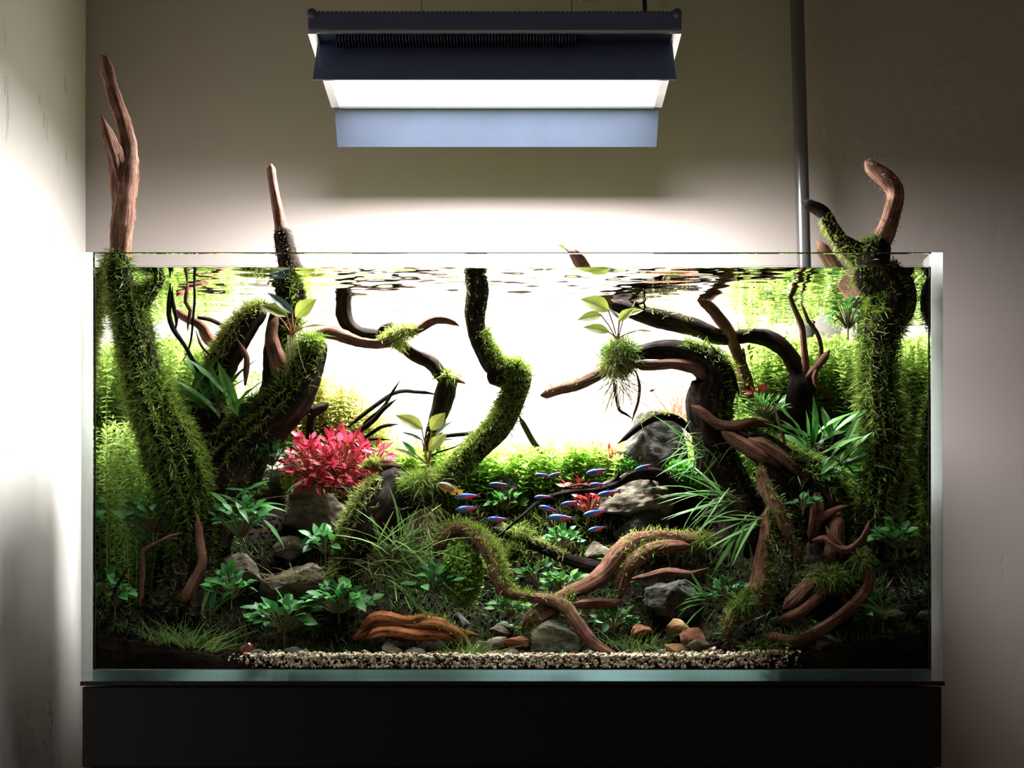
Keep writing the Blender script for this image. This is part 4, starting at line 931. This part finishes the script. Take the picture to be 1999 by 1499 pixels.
def explicit(name, label, px, py, d, leaves, stem='stem_red', cat='plant', roots=0):
    """leaves: (base px, base py, tip px, tip py, kind, material, depth step)"""
    c = P(px, py, d); root = thing(name, label, cat, c); segs = []
    for bx, by, tx, ty, kind, mat, dy, wd in leaves:
        p, q = P(bx, by, d+dy*.3), P(tx, ty, d+dy); v = q-p
        put_leaf(root, leaf_set(kind, mat)[0], p, v, Vector((0, -.95, .5)), v.length, 'leaf', wd)
        segs.append((c+Vector((random.gauss(0, .001), 0, 0)), p+v*.04, .0009))
    stalks('stem', segs, stem, root)
    if roots:
        acc = Acc(); n = roots; p = np.array(c)+RNG.normal(size=(n, 3))*np.array([.004, .003, .003])
        D = unit(RNG.normal(size=(n, 3))*np.array([.25, .15, .1])+np.array([0, -.1, -1]))
        acc.add(strips(p, D, RNG.uniform(.02, .075, n), .0003, RNG.normal(size=(n, 3))*.12, GRASSP)); o = acc.build('roots', 'root', root); o['kind'] = 'stuff'
    return root
def thicket(name, label, xr, dr, top, n, mat, leaf=(.007, .012), w=.0017, gap=.0055, per=3, cat='plants', lean=.12, minh=.02, hmax=.3):
    """dense stand of stem plants nobody could count; top(px) gives the top line in pixels."""
    acc = Acc(); P0, D, T = [], [], []; SP, SD, SL = [], [], []
    for _ in range(n):
        d = random.uniform(*dr); px = random.uniform(*xr); q = P(px, top(px)+random.gauss(0, 9)+random.random()**2*40, d)
        if abs(q.x) > TW-GT-.006: continue
        zb_ = ground(q.x, d); zt = min(q.z, WZ-.006)
        if zt-zb_ < minh: zt = zb_+minh*random.uniform(.6, 1.2)
        zb_ = max(zb_, zt-hmax)
        b = Vector((q.x, d, zb_)); t = Vector((q.x+random.gauss(0, lean)*(zt-zb_), d+random.gauss(0, lean)*.5*(zt-zb_), zt))
        t.x = max(min(t.x, TW-GT-.008), -TW+GT+.008); t.y = min(max(t.y, .02), TD-.02)
        h = (t-b).length; k = max(2, int(h/gap)); tv = random.random()
        SP.append(b); SD.append((t-b).normalized()); SL.append(h)
        for i in range(k):
            f = (i+.5+random.random()*.4)/k
            if f > 1: f = 1
            pos = b.lerp(t, f); a0 = random.random()*6.3
            for j in range(per):
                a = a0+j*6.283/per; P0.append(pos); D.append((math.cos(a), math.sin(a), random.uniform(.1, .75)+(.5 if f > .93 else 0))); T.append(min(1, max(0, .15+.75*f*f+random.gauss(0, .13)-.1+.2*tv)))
    P0 = np.array([tuple(p) for p in P0]); D = unit(np.array(D)); m_ = len(P0)
    side = unit(np.cross(D, np.array([0, 0, 1.0])+RNG.normal(size=(m_, 3))*.25))
    acc.add(strips(P0, D, RNG.uniform(*leaf, m_), w*RNG.uniform(.7, 1.3, m_), np.array([[0, 0, -.25]])+RNG.normal(size=(m_, 3))*.12, LEAFP, side=side, tint=np.array(T)))
    SP = np.array([tuple(p) for p in SP]); SD = np.array([tuple(p) for p in SD])
    acc.add(strips(SP, SD, np.array(SL), .0005, np.zeros((len(SP), 3)), [1, 1, .6], tint=np.full(len(SP), .2)))
    return acc.base(name, mat, label, cat, kind='stuff')
def lerp_line(pts):
    xs = [p[0] for p in pts]; ys = [p[1] for p in pts]
    return lambda x: float(np.interp(x, xs, ys))
def mound(name, label, px, py, d, rx, ry, n, mat, L=(.003, .006), W=.0012, cat='plant', hang=0.0, prof=LEAFP, kind=None):
    acc = Acc(); c = P(px, py, d); dd = unit(RNG.normal(size=(n, 3))); dd[:, 1] = -np.abs(dd[:, 1])*.9+.25*RNG.random(n)
    p = np.array(c)+dd*np.array([S(rx, d), S((rx+ry)*.35, d), S(ry, d)])*RNG.uniform(.75, 1, (n, 1)); p[:, 1] = np.maximum(p[:, 1], .018)
    D = unit(dd+RNG.normal(size=(n, 3))*.55+np.array([0, -.1, .25]))
    acc.add(strips(p, D, RNG.uniform(*L, n), W*RNG.uniform(.7, 1.3, n), RNG.normal(size=(n, 3))*.15+np.array([0, 0, -hang]), prof))
    V, Q = SPH3; root = thing(name, label, cat, P(px, py+ry, d), None, kind)
    o = acc.build('leaves', mat, root); o['kind'] = 'stuff'
    mesh('core', V*np.array([S(rx, d), S((rx+ry)*.35, d), S(ry, d)])*.78+np.array(c)+np.array([0, .004, 0]), Q, 'soil', root)
    return root
def tuft(name, label, px, py, d, n, lp, w=.0005, mat='grass', wide=20, lean=.6, cat='grass'):
    c = P(px, py, d); acc = Acc(); p = np.array(c)+RNG.normal(size=(n, 3))*np.array([S(wide, d), .005, .0015]); p[:, 1] = np.maximum(p[:, 1], .017); p[:, 0] = np.clip(p[:, 0], -.40, .40)
    off = (p[:, 0]-c.x)/S(wide, d)
    D = unit(np.stack([RNG.normal(size=n)*lean+off*.25, RNG.normal(size=n)*.25+.05, np.full(n, 1.0)], 1))
    bend = np.stack([D[:, 0]*.6, np.zeros(n), -np.abs(RNG.normal(size=n))*.35], 1)
    L_ = np.array([S(a, d) for a in RNG.uniform(lp[0], lp[1], n)])
    acc.add(strips(p, D, L_, w, bend, GRASSP, side=unit(np.cross(D, np.array([[0.1, 1.0, 0.1]])))))
    return acc.base(name, mat, label, cat)
def carpet(name, label, xr, dr, n, mat, L, W, keep=lambda x, y: True, cat='moss', lo=0., hi=1., up=.8):
    P0 = []
    while len(P0) < n:
        x = random.uniform(*xr); y = random.uniform(*dr)
        if keep(x, y): P0.append((x, y, ground(x, y)))
    P0 = np.array(P0); acc = Acc(); D = unit(RNG.normal(size=(n, 3))*.6+np.array([0, -.25, up]))
    acc.add(strips(P0, D, RNG.uniform(*L, n), W*RNG.uniform(.7, 1.3, n), RNG.normal(size=(n, 3))*.25, LEAFP if W > .001 else FRONDP, tint=lo+(hi-lo)*RNG.random(n)))
    return acc.base(name, mat, label, cat, kind='stuff')

# the far thickets and lawns
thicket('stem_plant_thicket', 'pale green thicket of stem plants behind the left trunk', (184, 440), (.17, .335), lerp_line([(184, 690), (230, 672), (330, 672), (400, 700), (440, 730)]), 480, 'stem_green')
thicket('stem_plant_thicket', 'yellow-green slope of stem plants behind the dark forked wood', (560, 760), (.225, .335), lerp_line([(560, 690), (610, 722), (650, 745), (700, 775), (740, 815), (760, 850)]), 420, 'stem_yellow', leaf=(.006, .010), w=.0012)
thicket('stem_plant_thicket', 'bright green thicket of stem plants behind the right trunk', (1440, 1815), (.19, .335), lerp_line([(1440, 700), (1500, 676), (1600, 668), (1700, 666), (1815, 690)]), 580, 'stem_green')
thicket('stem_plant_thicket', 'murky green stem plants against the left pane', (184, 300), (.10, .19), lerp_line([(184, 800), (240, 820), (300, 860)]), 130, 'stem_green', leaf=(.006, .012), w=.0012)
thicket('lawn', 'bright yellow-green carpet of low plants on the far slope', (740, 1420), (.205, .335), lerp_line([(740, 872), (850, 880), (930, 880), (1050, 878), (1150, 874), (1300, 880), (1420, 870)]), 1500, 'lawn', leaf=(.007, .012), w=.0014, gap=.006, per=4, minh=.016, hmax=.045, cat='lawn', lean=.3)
mound('moss_mound', 'mound of tiny round bright leaves under the mossy hump root', 904, 1118, .075, 40, 66, 3600, 'lawn', (.0025, .005), .0013)
mound('moss_mound', 'vivid green cushion beside the dark boulder', 1262, 908, .20, 48, 26, 2000, 'vivid', (.003, .006), .0012)
mound('moss_mound', 'second vivid green cushion sloping to the needle ferns', 1322, 930, .19, 42, 30, 1800, 'vivid', (.003, .006), .0012)
carpet('ground_moss', 'dark straggling moss over the soil at left', (-.43, -.10), (.03, .17), 3800, 'moss_shaded', (.005, .012), .0006)
carpet('ground_moss', 'dark straggling moss over the soil at right', (.17, .43), (.03, .17), 3000, 'moss_shaded', (.005, .012), .0006, keep=lambda x, y: x > .26 or y > .08)
carpet('ground_moss', 'green moss hanging on the bank at centre', (-.10, .17), (.165, .215), 1800, 'moss', (.006, .014), .0007, lo=.0, hi=.8)

carpet('ground_moss', 'dark moss and litter on the shaded bank under the fish school', (-.12, .16), (.075, .17), 2600, 'moss_shaded', (.005, .012), .0007)
clump('broad_leaf_plant', 'low dark clump in the hollow under the brown branch with a mossy knot', 1052, 1128, .10, 40, 30, 30, 22, 'broad', 'leaf')
clump('broad_leaf_plant', 'dark clump in the shade under the big tan boulder', 1225, 1100, .125, 44, 26, 30, 22, 'broad', 'leaf')

# broad-leaved plants with olive leaves standing on wood
explicit('olive_leaf_plant', 'olive broad-leaved plant rooted on the dark forked driftwood', 570, 655, .092, [
 (562, 617, 513, 590, 'broad', 'leaf_olive', -.010, .9), (578, 620, 612, 580, 'broad', 'leaf_olive', -.012, 1.15), (572, 612, 524, 566, 'oval', 'leaf_slate', -.006, .75),
 (540, 612, 488, 582, 'oval', 'leaf_slate', 0, .8), (590, 640, 640, 628, 'lance', 'leaf_olive', 0, .7), (583, 640, 606, 618, 'lance', 'leaf_olive', .004, .8)], roots=26)
explicit('olive_leaf_plant', 'olive broad-leaved plant rooted on the mossy bent branch at centre', 836, 905, .082, [
 (826, 838, 776, 805, 'broad', 'leaf_olive', -.008, .8), (842, 840, 866, 804, 'broad', 'leaf_olive', -.008, 1.15), (838, 880, 868, 844, 'broad', 'leaf_olive', -.01, .9),
 (826, 860, 786, 838, 'lance', 'leaf_slate', -.004, 1.0), (812, 888, 786, 858, 'oval', 'leaf_mid', 0, .8), (846, 862, 888, 852, 'lance', 'leaf_olive', 0, .8), (815, 895, 768, 868, 'lance', 'leaf_olive', .004, 1.1), (850, 850, 884, 818, 'oval', 'leaf_slate', .008, .6)], roots=24)
explicit('olive_leaf_plant', 'olive broad-leaved plant with red stalks on the overhanging moss ball', 1205, 662, .080, [
 (1190, 607, 1138, 577, 'broad', 'leaf_olive', -.006, 1.1), (1176, 615, 1128, 619, 'oval', 'leaf_olive', -.004, 1.3), (1190, 648, 1141, 633, 'oval', 'leaf_olive', -.006, 1.2),
 (1208, 628, 1236, 598, 'broad', 'leaf_olive', -.008, .85), (1218, 616, 1256, 600, 'broad', 'leaf_olive', 0, .7), (1240, 646, 1276, 642, 'lance', 'leaf_olive', -.004, .8), (1212, 624, 1180, 592, 'lance', 'leaf_slate', .004, 1.0)], roots=30)
explicit('sprout', 'tiny leaf sprouting above the water beside the pale stub', 1118, 500, .098, [(1104, 486, 1090, 476, 'broad', 'leaf_olive', 0, 1.0), (1106, 488, 1112, 480, 'lance', 'leaf_olive', 0, 1.0)], cat='leaf')

# dark green broad-leaved clumps
CL = [
 ('glossy broad-leaved clump behind the gravel at front left', 556, 1205, .045, 66, 52, 34, 32),
 ('dark broad-leaved clump beside the squarish brown stone', 452, 1148, .055, 42, 42, 20, 28),
 ('dark broad-leaved clump in front of the black centre stump', 662, 1175, .055, 66, 42, 34, 34),
 ('broad-leaved clump between the tan slab and the black stump', 636, 1062, .085, 36, 36, 16, 30),
 ('dark green clump on the hollow bank below the fish school', 1098, 1056, .135, 36, 30, 26, 20),
 ('bright clump between the brown branch and the arching root', 1098, 1142, .085, 42, 28, 22, 26),
 ('bright clump left of the reddish layered stone', 994, 1190, .075, 42, 28, 26, 24),
 ('dark clump right of the big grey-green stone', 1198, 1214, .065, 44, 28, 26, 22),
 ('round-leaved clump against the right pane', 1752, 1052, .045, 52, 36, 28, 26),
 ('dark clump under the root mass near the right pane', 1700, 1198, .05, 34, 44, 22, 22),
 ('small green clump sitting on the red-brown roots', 1568, 984, .05, 28, 22, 14, 20),
 ('small-leaved clump growing on the short side branch of the arch', 1494, 800, .07, 50, 26, 34, 18),
 ('small-leaved plant hanging beside the right trunk', 1656, 618, .07, 34, 46, 26, 22),
 ('dark round-leaved clump left of the red plants', 532, 886, .12, 34, 44, 20, 28),
 ('dark leafy clump below the curly grass', 850, 1140, .065, 56, 36, 26, 28),
 ('light green clump below the dark wedge stone', 990, 982, .20, 34, 26, 26, 20),
 ('dark leafy clump in the lower left corner', 225, 1160, .04, 34, 46, 20, 26),
 ('dark leafy clump above the bare bent twig', 300, 1010, .085, 70, 60, 34, 28),
 ('shaded clump under the right fern leaves', 1600, 930, .085, 50, 40, 22, 26),
 ('shaded clump between the two left trunk bases', 470, 1020, .07, 46, 60, 26, 26),
 ('dark clump in the shade under the right end of the arching root', 1420, 1160, .075, 40, 34, 20, 24),
]
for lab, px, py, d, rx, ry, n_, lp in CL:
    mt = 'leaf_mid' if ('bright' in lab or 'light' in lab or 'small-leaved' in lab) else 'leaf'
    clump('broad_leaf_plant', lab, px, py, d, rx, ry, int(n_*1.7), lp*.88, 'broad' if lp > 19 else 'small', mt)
# long-leaved ferns
fan('long_leaf_fern', 'glossy long-leaved fern beside the right trunk', 1590, 872, .055, 17, (60, 110), (15, 150), 'lance', 'leaf_mid', .5, spread=20)
fan('long_leaf_fern', 'drooping long-leaved fern in front of the right trunk', 1640, 905, .05, 14, (60, 100), (-40, 60), 'lance', 'leaf_mid', .4, spread=18)
fan('long_leaf_fern', 'bright long-leaved fern between the left trunks', 424, 790, .085, 20, (60, 115), (20, 170), 'lance', 'leaf_mid', .5, spread=22)
fan('long_leaf_fern', 'dark long-leaved fern in the shadow of the forked wood', 470, 990, .07, 18, (40, 78), (-60, 200), 'lance', 'leaf', .5, spread=34)
fan('long_leaf_fern', 'upright dark leaf rosette at the foot of the left trunk', 408, 1190, .045, 7, (45, 85), (40, 150), 'lance', 'leaf', .35, spread=14)
fan('needle_fern', 'narrow-leaved fern fanning left above the tan boulder', 1420, 972, .075, 28, (80, 135), (110, 235), 'needle', 'fern', .5, spread=16)
fan('needle_fern', 'narrow-leaved fern in front of the massive dark arch', 1478, 1015, .055, 16, (70, 120), (150, 250), 'needle', 'fern', .4, spread=14, width=1.3)
fan('needle_fern', 'tangled narrow-leaved fern under the side branch of the arch', 1372, 878, .10, 30, (50, 100), (120, 260), 'needle', 'fern', .5, spread=26)
fan('needle_fern', 'few long narrow leaves hanging by the vertical root', 1450, 1040, .05, 7, (50, 90), (235, 290), 'needle', 'fern', .2, spread=14, width=2.2)
fan('needle_fern', 'short narrow-leaved fern low beside the arching root', 1390, 1170, .06, 18, (40, 70), (120, 220), 'needle', 'fern', .3, spread=14, width=1.6)
fan('curly_grass_plant', 'curly light green grass spilling from the foot of the centre stump', 775, 1085, .07, 90, (60, 140), (-60, 120), 'curl', 'blade', .5, spread=30, part='blade', width=1.0)
fan('curly_grass_plant', 'finer dark grass hanging in front of the curly light grass', 745, 1105, .065, 50, (50, 110), (-100, 60), 'curl', 'blade', .4, spread=34, part='blade', width=.9)
# red plants
for lab, px, py, rx, ry, n_, mt, d in (('crimson plant at the left of the red group', 606, 905, 50, 52, 130, 'red', .142), ('pinkish-red plant at the middle of the red group', 662, 900, 58, 56, 150, 'red', .15), ('sparse red plant trailing right of the red group', 722, 905, 44, 38, 60, 'red', .158)):
    clump('red_stem_plant', lab, px, py, d, rx, ry, n_, 25, 'oval', mt, stem='stem_red', up=(0, -.8, .9), full=True)
clump('red_stem_plant', 'small red sprig standing by the far rounded stone', 1190, 896, .225, 22, 26, 26, 17, 'oval', 'red_dark', stem='stem_red')
clump('red_stem_plant', 'dark red plant behind the middle of the fish school', 1150, 985, .19, 42, 36, 54, 19, 'oval', 'red_dark', stem='stem_red')
clump('red_stem_plant', 'low dark red sprig above the thin forked branch', 1124, 948, .20, 26, 12, 20, 17, 'oval', 'red_dark', stem='stem_red')
clump('red_stem_plant', 'tiny red leaves beside the straight brown branch', 1482, 768, .16, 18, 9, 12, 16, 'oval', 'red_dark', stem='stem_red')
thicket('coral_stem_plants', 'feathery coral-pink stem plants behind the massive dark arch', (1278, 1352), (.305, .338), lerp_line([(1278, 790), (1310, 746), (1352, 752)]), 34, 'coral', leaf=(.007, .012), w=.0004, gap=.0045, per=4, lean=.5, hmax=.05)
# grass tufts
tuft('grass_tuft', 'fine grass tuft at the lower left front', 370, 1275, .03, 130, (40, 95), wide=26)
tuft('grass_tuft', 'short fine grass tuft left of the fine grass at lower left', 310, 1262, .035, 50, (30, 70), wide=22)
tuft('grass_tuft', 'fine grass tuft at the tip of the orange log', 915, 1284, .025, 80, (24, 60), wide=18)
tuft('grass_tuft', 'pale thin grass tuft right of the diagonal root', 1258, 1276, .04, 70, (28, 70), wide=24, lean=.9)
tuft('grass_tuft', 'tiny grass tuft under the big grey-green stone', 1100, 1290, .02, 20, (20, 44), wide=22, lean=1.0)
tuft('grass_tuft', 'wispy grass tuft in the lower right corner', 1775, 1205, .04, 60, (30, 75), wide=20)
tuft('grass_tuft', 'yellowish root-like grass over the tan slab', 590, 1130, .07, 40, (30, 60), wide=34, lean=1.2, mat='root')
# ------------------------------------------------------------------ fish
def fish_body(prof, ring=14, color=None, mats=(), name='body'):
    V, F, MI = [], [], []
    for t, zc_, h, w in prof:
        for k_ in range(ring):
            a = 2*math.pi*k_/ring; V.append((t, w*math.cos(a), zc_+h*math.sin(a)))
    n = len(prof)
    for i in range(n-1):
        for k_ in range(ring):
            F.append((i*ring+k_, i*ring+(k_+1) % ring, (i+1)*ring+(k_+1) % ring, (i+1)*ring+k_))
            am = 2*math.pi*(k_+.5)/ring; MI.append(color((prof[i][0]+prof[i+1][0])/2, math.sin(am)))
    V.append((prof[0][0]-.005, 0, prof[0][1])); V.append((prof[-1][0]+.002, 0, prof[-1][1]))
    for k_ in range(ring):
        F.append((n*ring, (k_+1) % ring, k_)); MI.append(color(0, math.sin(2*math.pi*(k_+.5)/ring)))
        F.append((n*ring+1, (n-1)*ring+k_, (n-1)*ring+(k_+1) % ring)); MI.append(color(1, 0))
    me = bpy.data.meshes.new(name); me.from_pydata(V, [], F)
    for m in mats: me.materials.append(M[m])
    me.polygons.foreach_set('material_index', MI); me.polygons.foreach_set('use_smooth', [True]*len(F)); me.update(); return me
def fin_mesh(name, pts, mat, th=.006):
    n = len(pts); V = [(x, -th/2, z) for x, z in pts]+[(x, th/2, z) for x, z in pts]
    F = [tuple(range(n)), tuple(range(2*n-1, n-1, -1))]+[(i, i+n, (i+1) % n+n, (i+1) % n) for i in range(n)]
    me = bpy.data.meshes.new(name); me.from_pydata(V, [], F); me.materials.append(M[mat]); me.update(); return me
def eye_mesh(name, mat, r, x, y, z):
    V, F = SPH3; me = bpy.data.meshes.new(name); me.from_pydata([tuple(v) for v in V*np.array([r, r*.5, r])+np.array([x, y, z])], [], F); me.materials.append(M[mat]); me.update(); return me
TPROF = [(0, 0, .016, .012), (.03, .002, .045, .034), (.09, .004, .080, .055), (.18, .004, .108, .066), (.30, .002, .122, .068), (.42, 0, .118, .062), (.54, 0, .100, .050), (.64, .002, .078, .038), (.73, .004, .056, .026), (.80, .005, .046, .018), (.84, .005, .05, .012)]
def tcol(t, s):
    if t < .70 and .10 < s < .82: return 0
    if s >= .82: return 1
    if t > .36 and s < .45: return 2
    return 2 if t > .72 else 3
T_ME = {'body': fish_body(TPROF, 16, tcol, ('fblue', 'fback', 'fred', 'fsilver')),
 'tail_fin': fin_mesh('tail_fin', [(.82, .03), (.90, .075), (1.0, .12), (.955, .01), (1.0, -.10), (.90, -.06), (.82, -.02)], 'ffin'),
 'dorsal_fin': fin_mesh('dorsal_fin', [(.38, .10), (.44, .20), (.52, .19), (.53, .09)], 'ffin'),
 'anal_fin': fin_mesh('anal_fin', [(.50, -.09), (.58, -.19), (.68, -.10), (.70, -.05)], 'ffin'),
 'belly_fin': fin_mesh('belly_fin', [(.34, -.11), (.41, -.19), (.44, -.11)], 'ffin')}
E_ME = [eye_mesh('eye', 'feye', .030, .085, s*.046, .02) for s in (-1, 1)]
def place_fish(name, label, a, b, d, meshes, eyes, group=None, cat='fish', yaw=0.0, part_labels=None):
    p, q = P(*a, d), P(*b, d); L = (q-p).length; x = (q-p).normalized()
    x = (Matrix.Rotation(yaw, 3, 'Z') @ x).normalized(); z = Vector((0, 0, 1)); z = (z-x*z.dot(x)).normalized(); y = z.cross(x)
    o = bpy.data.objects.new(name, None); C.objects.link(o); o.empty_display_size = .01
    m = Matrix((x, y, z)).transposed().to_4x4() @ Matrix.Diagonal((L, L, L, 1)); m.translation = p; o.matrix_world = m
    setp(o, label, cat, group)
    for nm, me in meshes.items():
        c_ = bpy.data.objects.new(nm, me); C.objects.link(c_); c_.parent = o
        if nm == 'body': bd = c_
    for me in eyes:
        c_ = bpy.data.objects.new('eye', me); C.objects.link(c_); c_.parent = bd
    return o
FI = [((955, 946), (997, 946), .12, 'blue and red fish swimming in front of the dark wedge stone'),
 ((888, 971), (940, 967), .075, 'blue and red fish just below the brown-yellow fish'),
 ((890, 995), (940, 989), .075, 'lower of the two blue and red fish near the centre stump'),
 ((948, 1014), (997, 1014), .09, 'blue and red fish above the mossy hump root'),
 ((1044, 927), (1080, 928), .135, 'pale blue fish half hidden by another, high over the lawn'),
 ((1071, 931), (1101, 921), .125, 'front one of the two overlapping fish high over the lawn'),
 ((1144, 925), (1192, 916), .12, 'topmost bright fish below the small red sprig'),
 ((1152, 946), (1187, 946), .128, 'small fish just above the thin forked branch'),
 ((1167, 967), (1214, 958), .105, 'bright fish in front of the top of the tan boulder'),
 ((1043, 971), (1081, 970), .12, 'fish whose tail touches the thin forked branch'),
 ((1094, 986), (1132, 978), .12, 'fish in front of the dark red plant, middle of the school'),
 ((1052, 989), (1094, 997), .11, 'fish pointing slightly upward under the thin forked branch'),
 ((1070, 1010), (1126, 1012), .095, 'longest fish in the lower middle of the school'),
 ((1139, 1006), (1190, 995), .10, 'bright fish left of the shaded side of the tan boulder'),
 ((1148, 1036), (1188, 1027), .095, 'lowest fish of the blue and red school'),
 ((1240, 918), (1277, 905), .13, 'rightmost fish, rising tail up over the vivid green cushion')]
for a, b, d, lab in FI:
    o = place_fish('neon_fish', lab, a, b, d, T_ME, E_ME, 'school of blue and red fish', yaw=random.uniform(-.12, .22))
place_fish('neon_fish', 'tiny distant fish seen nearly head-on above the vivid green cushion', (1232, 896), (1246, 880), .19, T_ME, E_ME, 'school of blue and red fish', yaw=.5)
place_fish('neon_fish', 'tiny distant fish among the hanging roots under the arch arm', (1268, 764), (1284, 758), .15, T_ME, E_ME, 'school of blue and red fish', yaw=.6)
CPROF = [(0, 0, .03, .02), (.04, .005, .07, .045), (.12, .01, .12, .07), (.24, .012, .155, .08), (.38, .01, .16, .078), (.52, .005, .14, .065), (.66, 0, .105, .045), (.77, 0, .075, .028), (.82, 0, .07, .02)]
C_ME = {'body': fish_body(CPROF, 16, lambda t, s: 1 if (t > .6 and s < .2) or (s < -.6) else 0, ('fbrown', 'fyellow')),
 'tail_fin': fin_mesh('tail_fin', [(.80, .06), (.90, .11), (1.0, .10), (1.02, 0), (1.0, -.10), (.90, -.11), (.80, -.06)], 'fyellow'),
 'dorsal_fin': fin_mesh('dorsal_fin', [(.20, .15), (.30, .215), (.55, .20), (.76, .17), (.80, .07), (.5, .10)], 'fbrown'),
 'anal_fin': fin_mesh('anal_fin', [(.50, -.12), (.62, -.20), (.80, -.17), (.76, -.06)], 'fyellow'),
 'belly_fin': fin_mesh('belly_fin', [(.28, -.14), (.40, -.25), (.42, -.14)], 'fyellow')}
place_fish('dwarf_fish', 'brown and yellow dwarf fish beside the mossy bent branch', (855, 945), (903, 962), .072, C_ME, [eye_mesh('eye', 'feye', .035, .10, s*.058, .035) for s in (-1, 1)])
